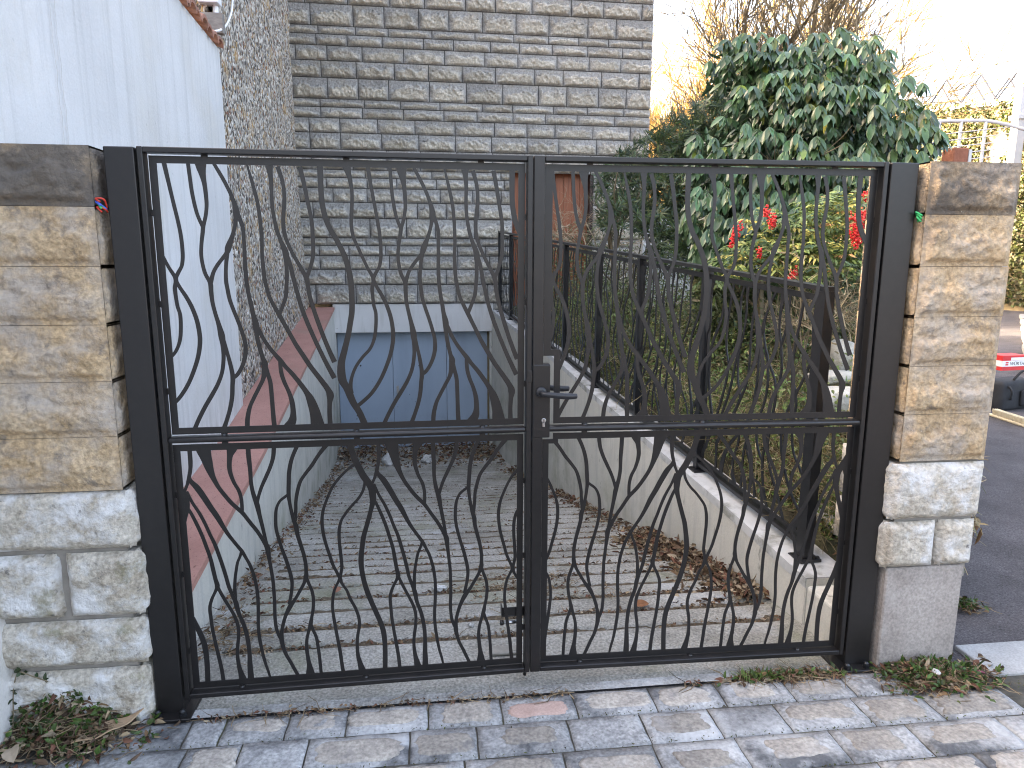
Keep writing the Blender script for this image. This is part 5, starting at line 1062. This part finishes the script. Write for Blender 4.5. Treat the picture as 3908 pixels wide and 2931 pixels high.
for k in range(7):
    o = part('kerb_stone', bbox(9.0+1.6*k, 10.55+1.6*k, 8.6+1.5*k-.1, 8.6+1.5*k+.28, -.02, .10, .02), M['kerb'], None); 
    P_ = at(2205, 640-14*k, 9+2*k); o.location = (P_[0]+.5, P_[1], -.02); o.rotation_euler = (0, 0, .85); tag(o, 'pale far kerb stone beyond the tool bag, number %s from the viewer' % ['nearest', 'second', 'third', 'fourth', 'fifth', 'sixth', 'last'][k], 'kerb', 'far kerb stones')
pc = at(2222, 490, 26); car = thing('parked_car', 'dark parked car just showing at the right edge beyond the pillar', 'car', (pc[0]+1.3, pc[1], -.014), .6)
def carbody():
    pr = [(-2.0, .30), (-2.0, .72), (-1.5, .86), (-.9, 1.35), (.6, 1.38), (1.3, .92), (1.95, .80), (2.02, .32)]
    return prism(pr, -.82, .82, 1)
part('body', carbody(), M['blackplastic'], car); part('window', prism([(-1.28, .93), (-.85, 1.28), (.55, 1.31), (1.08, .95)], -.83, .83, 1), pmat('car_glass', [(.3, (.02, .025, .03)), (.7, (.03, .035, .04))], 3, 2, .08), car)
for x in (-1.25, 1.25):
    for y in (-.78, .78): part('wheel', lathe([(.05, -.09), (.31, -.09), (.33, -.04), (.33, .04), (.31, .09), (.05, .09)], 18, (x, y, .33), 1), M['bagcloth'], car)
for y in (-.6, .6): part('headlight', bbox(-2.03, -1.98, y-.14, y+.14, .58, .70, .01), M['whiteprint'], car)

# ================================================================== litter, weeds and small things on the ground
LIT = np.array([(.20, .125, .07), (.13, .08, .05), (.27, .20, .125), (.085, .055, .038), (.33, .26, .18), (.16, .075, .05)])
def litter(name, pts, label, size=(.012, .04), cols=LIT, parent=None, twigs=0, thick=.012):
    pts = np.asarray(pts); n = len(pts); (VF, cl) = leaves(pts, rdir(n, .0)*[1, 1, .35], rdir(n, 1.0)*[1, 1, 1], rng.uniform(*size, n), rng.uniform(size[0]*.5, size[1]*.45, n), cols[rng.integers(0, len(cols), n)]*rng.uniform(.55, 1.25, (n, 1)), LEAF_NARROW, .5, .35)
    L_ = [VF]; Cc = [cl]
    if twigs:
        k = rng.integers(0, n, twigs); p = pts[k]; d = rdir(twigs)*[1, 1, .18]; ln = rng.uniform(.03, .12, twigs)[:, None]
        m = p+d*ln*.5+rng.normal(0, .008, p.shape)*[1, 1, .3]; e = m+unit(d+rng.normal(0, .35, d.shape)*[1, 1, .2])*ln*.5; rr = rng.uniform(.0008, .0022, twigs)
        L_ += [seg_tubes(np.r_[p, m], np.r_[m, e], np.r_[rr, rr], np.r_[rr, rr*.6])]; Cc.append(np.repeat(np.tile(np.array([(.20, .14, .085), (.28, .21, .13), (.10, .07, .045)])[rng.integers(0, 3, twigs)], (2, 1)), 6, 0))
    VF = cat(*L_); o = part(name, VF, M['dry'], parent, col=np.concatenate(Cc)); tag(o, label, 'leaf litter', kind='stuff'); return o
pts = []
for i, g in enumerate(GY):                                      # along the grooves
    if g > 5.5: break
    k = int(330/(1+.25*g)*1.3); x = WL(g)+.14+(WR(g)-WL(g)-.2)*rng.random(k); keep = vnoise(x*2.3+i*3.7, x*0+i, 8) > .28; x = x[keep]; y = g+rng.normal(.004, .016, len(x))
    pts.append(np.c_[x, y, rampz(y)-.008+.014*rng.random(len(x))])
litter('groove_litter', np.concatenate(pts), 'brown leaf litter caught in the grooves of the ramp', (.010, .034), twigs=500)
def heap(n, fx, ymin, ymax, wd, side, h):
    Y = ymin+(ymax-ymin)*rng.random(n); d = np.abs(rng.normal(0, wd, n)); X = fx(Y)+side*d; return np.c_[X, Y, rampz(Y)+h*np.exp(-(d/wd)**2)*rng.random(n)]
litter('leaf_heap', heap(1500, lambda Y: WR(Y)-.02, .62, 2.1, .16, -1, .07), 'heap of brown leaves at the foot of the right ramp wall near the gate', (.02, .075), twigs=260)
litter('wall_litter', heap(1100, lambda Y: WR(Y)-.02, 2.1, 6.8, .12, -1, .05), 'fallen leaves along the right ramp wall further down', (.02, .06), twigs=120)
litter('wall_litter', heap(1000, lambda Y: WL(Y)+.02, .9, 7.5, .09, 1, .04), 'fallen leaves along the foot of the left ramp wall', (.015, .05), twigs=120)
Y = 7.0+1.55*rng.random(1900)**.5; X = WL(Y)+(WR(Y)-WL(Y))*rng.random(1900); litter('door_litter', np.c_[X, Y, rampz(Y)+.16*np.clip((Y-7.6)/.9, 0, 1)*rng.random(1900)], 'dead leaves piled against the garage door', (.03, .09), twigs=200)
p = np.c_[-1.40+.14*rng.normal(0, 1, 120), .55+.12*rng.normal(0, 1, 120), .004+.02*rng.random(120)]; p = p[(p[:, 0] > -1.46)]; litter('needle_litter', p, 'clump of dry twigs in the left corner behind the gate', (.02, .05), twigs=160)
p = np.c_[.12+.20*rng.normal(0, 1, 260), 1.05+.14*rng.normal(0, 1, 260), np.zeros(260)]; p[:, 2] = rampz(p[:, 1])+.01*rng.random(260); litter('grass_litter', p, 'dry grass litter in the middle of the ramp', (.012, .03), twigs=260)
x = rng.uniform(-1.3, 1.3, 420); keep = vnoise(x*3, x*0, 3) > .35; x = x[keep]; y = -.048+rng.normal(0, .012, len(x)); litter('joint_litter', np.c_[x, y, .006+.008*rng.random(len(x))], 'litter in the joint between threshold and paving', (.008, .026), twigs=90)
x = rng.uniform(-1.9, 2.2, 900); y = rng.choice([-.197, -.370, -.545], 900)+rng.normal(0, .009, 900); litter('paving_litter', np.c_[x, y, .006+.004*rng.random(900)], 'crumbs and moss in the paving joints', (.004, .013), np.array([(.06, .055, .03), (.12, .10, .06), (.07, .085, .02)]))
# weeds and litter at the two pillars
def weedheap(name, cx, cy, sx, sy, h, n, label, green):
    t = thing(name, label, 'weeds', (cx, cy, 0)); p = np.c_[cx+sx*rng.normal(0, .45, n), cy+sy*rng.normal(0, .45, n), np.zeros(n)]; r2 = ((p[:, 0]-cx)/sx)**2+((p[:, 1]-cy)/sy)**2; p[:, 2] = .006+h*np.exp(-r2*1.6)*rng.random(n)
    o = litter('dead_leaves', p-np.array([cx, cy, 0]), 'dead leaves and twigs', (.012, .05), parent=t, twigs=int(n*.5)); del o['category']
    k = int(n*green); q = p[rng.integers(0, n, k)]+[0, 0, .004]; VF, cl = leaves(q-np.array([cx, cy, 0]), rdir(k, .7), rdir(k, 1.0), rng.uniform(.014, .038, k), rng.uniform(.008, .02, k), jitcol((.055, .095, .022), k, .5, .2), LEAF_NARROW, .3, .4)
    o = part('weed_leaves', VF, M['leafsoft'], t, col=cl); o['kind'] = 'stuff'; return t
weedheap('weed_heap', -1.72, -.09, .26, .16, .075, 900, 'weeds and dead leaves at the foot of the left pillar', .55)
weedheap('weed_heap', 1.69, -.115, .22, .12, .055, 1000, 'heap of cut weeds and leaves at the foot of the right pillar', .75)
weedheap('moss_tuft', -1.75, -.045, .24, .025, .16, 420, 'green weeds growing up the base of the left pillar', 1.2)
weedheap('grass_strip', 1.08, -.046, .30, .022, .018, 420, 'strip of dead leaves and grass at the right end of the threshold', .35)
gt = thing('grass_tuft', 'small green grass tuft growing at the edge of the threshold', 'grass', (.93, -.05, .004)); k = 70; p = np.c_[rng.normal(0, .035, k), rng.normal(0, .012, k), np.zeros(k)]; VF, cl = leaves(p, rdir(k, 1.0), rdir(k), rng.uniform(.03, .075, k), .004, jitcol((.12, .17, .04), k, .4), LEAF_NARROW, .2, .3); part('blades', VF, M['leafsoft'], gt, col=cl)
# ivy twig climbing in the corner of the cream wall
P = [(-1.93, -.07, .02), (-1.925, -.06, .10), (-1.92, -.05, .18), (-1.90, -.045, .245), (-1.86, -.045, .23), (-1.80, -.05, .205)]
it = thing('ivy_twig', 'thin ivy twig creeping up the corner of the cream wall', 'ivy', (-1.93, -.07, 0)); part('stem', tube(catmull(P, 5), .0022, 5), M['twig'], it, world=True)
c = catmull(P, 5); k = 26; p = c[rng.integers(0, len(c), k)]; VF, cl = leaves(p, rdir(k, .2), rdir(k, .3)+[0, -1, 0], rng.uniform(.016, .03, k), rng.uniform(.012, .022, k), jitcol((.03, .05, .018), k, .4), LEAF_NARROW, .2, .2); o = part('leaf_spray', VF, M['leafsoft'], it, world=True, col=cl); o['kind'] = 'stuff'
# cardboard scrap
def card():
    V = []; nx, ny = 9, 7
    for i in range(nx):
        for j in range(ny):
            a, b = i/(nx-1), j/(ny-1); x = -1.675+.145*a+.05*b; y = -.185+.10*b+.035*a; V.append((x, y, .030+.020*a+.018*abs(a-.45)+.016*abs(b-.45)+.004*math.sin(9*a+5*b)))
    return np.array(V), [(i*ny+j, (i+1)*ny+j, (i+1)*ny+j+1, i*ny+j+1) for i in range(nx-1) for j in range(ny-1)]
o = part('cardboard_scrap', card(), M['card'], None, smooth=False); tag(o, 'torn piece of tan cardboard on the weeds by the left pillar', 'cardboard'); sm = o.modifiers.new('thickness', 'SOLIDIFY'); sm.thickness = .003
# single big leaves and bits of paper
BL = leaves([(0, 0, 0)], [(1, 0, 0)], [(0, 0, 1)], .05, .032, [(.30, .17, .08)], LEAF_BROAD, .35, .25)
for k, (x, y, z, c, s, lab) in enumerate([(1.585, -.03, .02, (.36, .21, .12), 1.3, 'tan dry leaf against the concrete foot of the right pillar'), (1.70, -.235, .012, (.46, .27, .13), .9, 'orange dry leaf in front of the right weed heap'), (1.90, -.15, .02, (.26, .06, .10), .9, 'purple-red leaf at the right side of the weed heap'), (1.92, -.36, .012, (.55, .36, .16), .6, 'small yellow leaf on the paving right of the weed heap'), (-1.86, -.20, .05, (.38, .30, .22), 1.5, 'curled pale dry leaf in the left weed heap'), (.62, .62, -.0, (.22, .10, .05), 1.4, 'reddish dry leaf on the ramp left of the leaf heap'), (-.92, 1.02, -.04, (.25, .12, .08), 1.3, 'brown leaf lying on the left half of the ramp'), (.16, 1.25, -.08, (.27, .09, .06), 1.0, 'upright rust-red leaf in the grass litter of the ramp')]):
    VF, cl = leaves([(0, 0, 0)], [(1, 0, .25)], [(0, -.3, 1)], .055*s, .036*s, [c], LEAF_BROAD, .35, .3); o = part('dry_leaf', VF, M['dry'], None, col=cl, recentre=False); o.location = (x, y, z+.004); o.rotation_euler = (0, 0, k*1.3); tag(o, lab, 'leaf', 'single dry leaves')
def scrap(c, s, seed):
    V, F = grid_sheet(-.5, .5, -.5, .5, 0, 8, 8, 0, 0); V = V.copy(); V[:, 2] = .28*fbm(V[:, 0]*3+seed, V[:, 1]*3, seed, 3)+.3; return V*np.array(s)+np.array(c), F
def crumple(c, s, seed):
    bm = bmesh.new(); bmesh.ops.create_icosphere(bm, subdivisions=3, radius=.5); V = np.array([v.co[:] for v in bm.verts]); F = [[v.index for v in f.verts] for f in bm.faces]; bm.free()
    V = V*(1+.55*fbm(V[:, 0]*5+seed, V[:, 1]*5+V[:, 2]*4, seed, 3))[:, None]; V[:, 2] = np.maximum(V[:, 2]+.35, 0); return V*np.array(s)+np.array(c), F
for x, y, s, lab in [(-.36, 1.02, (.075, .05, .035), 'crumpled white paper in the middle of the ramp'), (-.22, .52, (.026, .026, .024), 'tiny white paper ball near the gate on the ramp'), (-1.0, 7.5, (.24, .18, .20), 'crumpled white plastic bag by the garage door'), (-.45, 7.6, (.2, .15, .15), 'crumpled pale wrapper by the middle of the garage door'), (1.08, .66, (.06, .022, .02), 'white stub on the leaf heap by the right wall'), (1.66, -.16, (.03, .035, .02), 'crumpled white wrapper in the right weed heap')]:
    o = part('paper_scrap', crumple((x, y, float(rampz(max(y, 0)))+.004 if y > 0 else .05), s, int(x*50) % 17), M['paper'], None, smooth=False); tag(o, lab, 'paper', 'bits of paper')
dl = weedheap('dandelion', 2.28, .42, .10, .06, .03, 60, 'green weed leaves on the road edge beside the right pillar', 1.5)
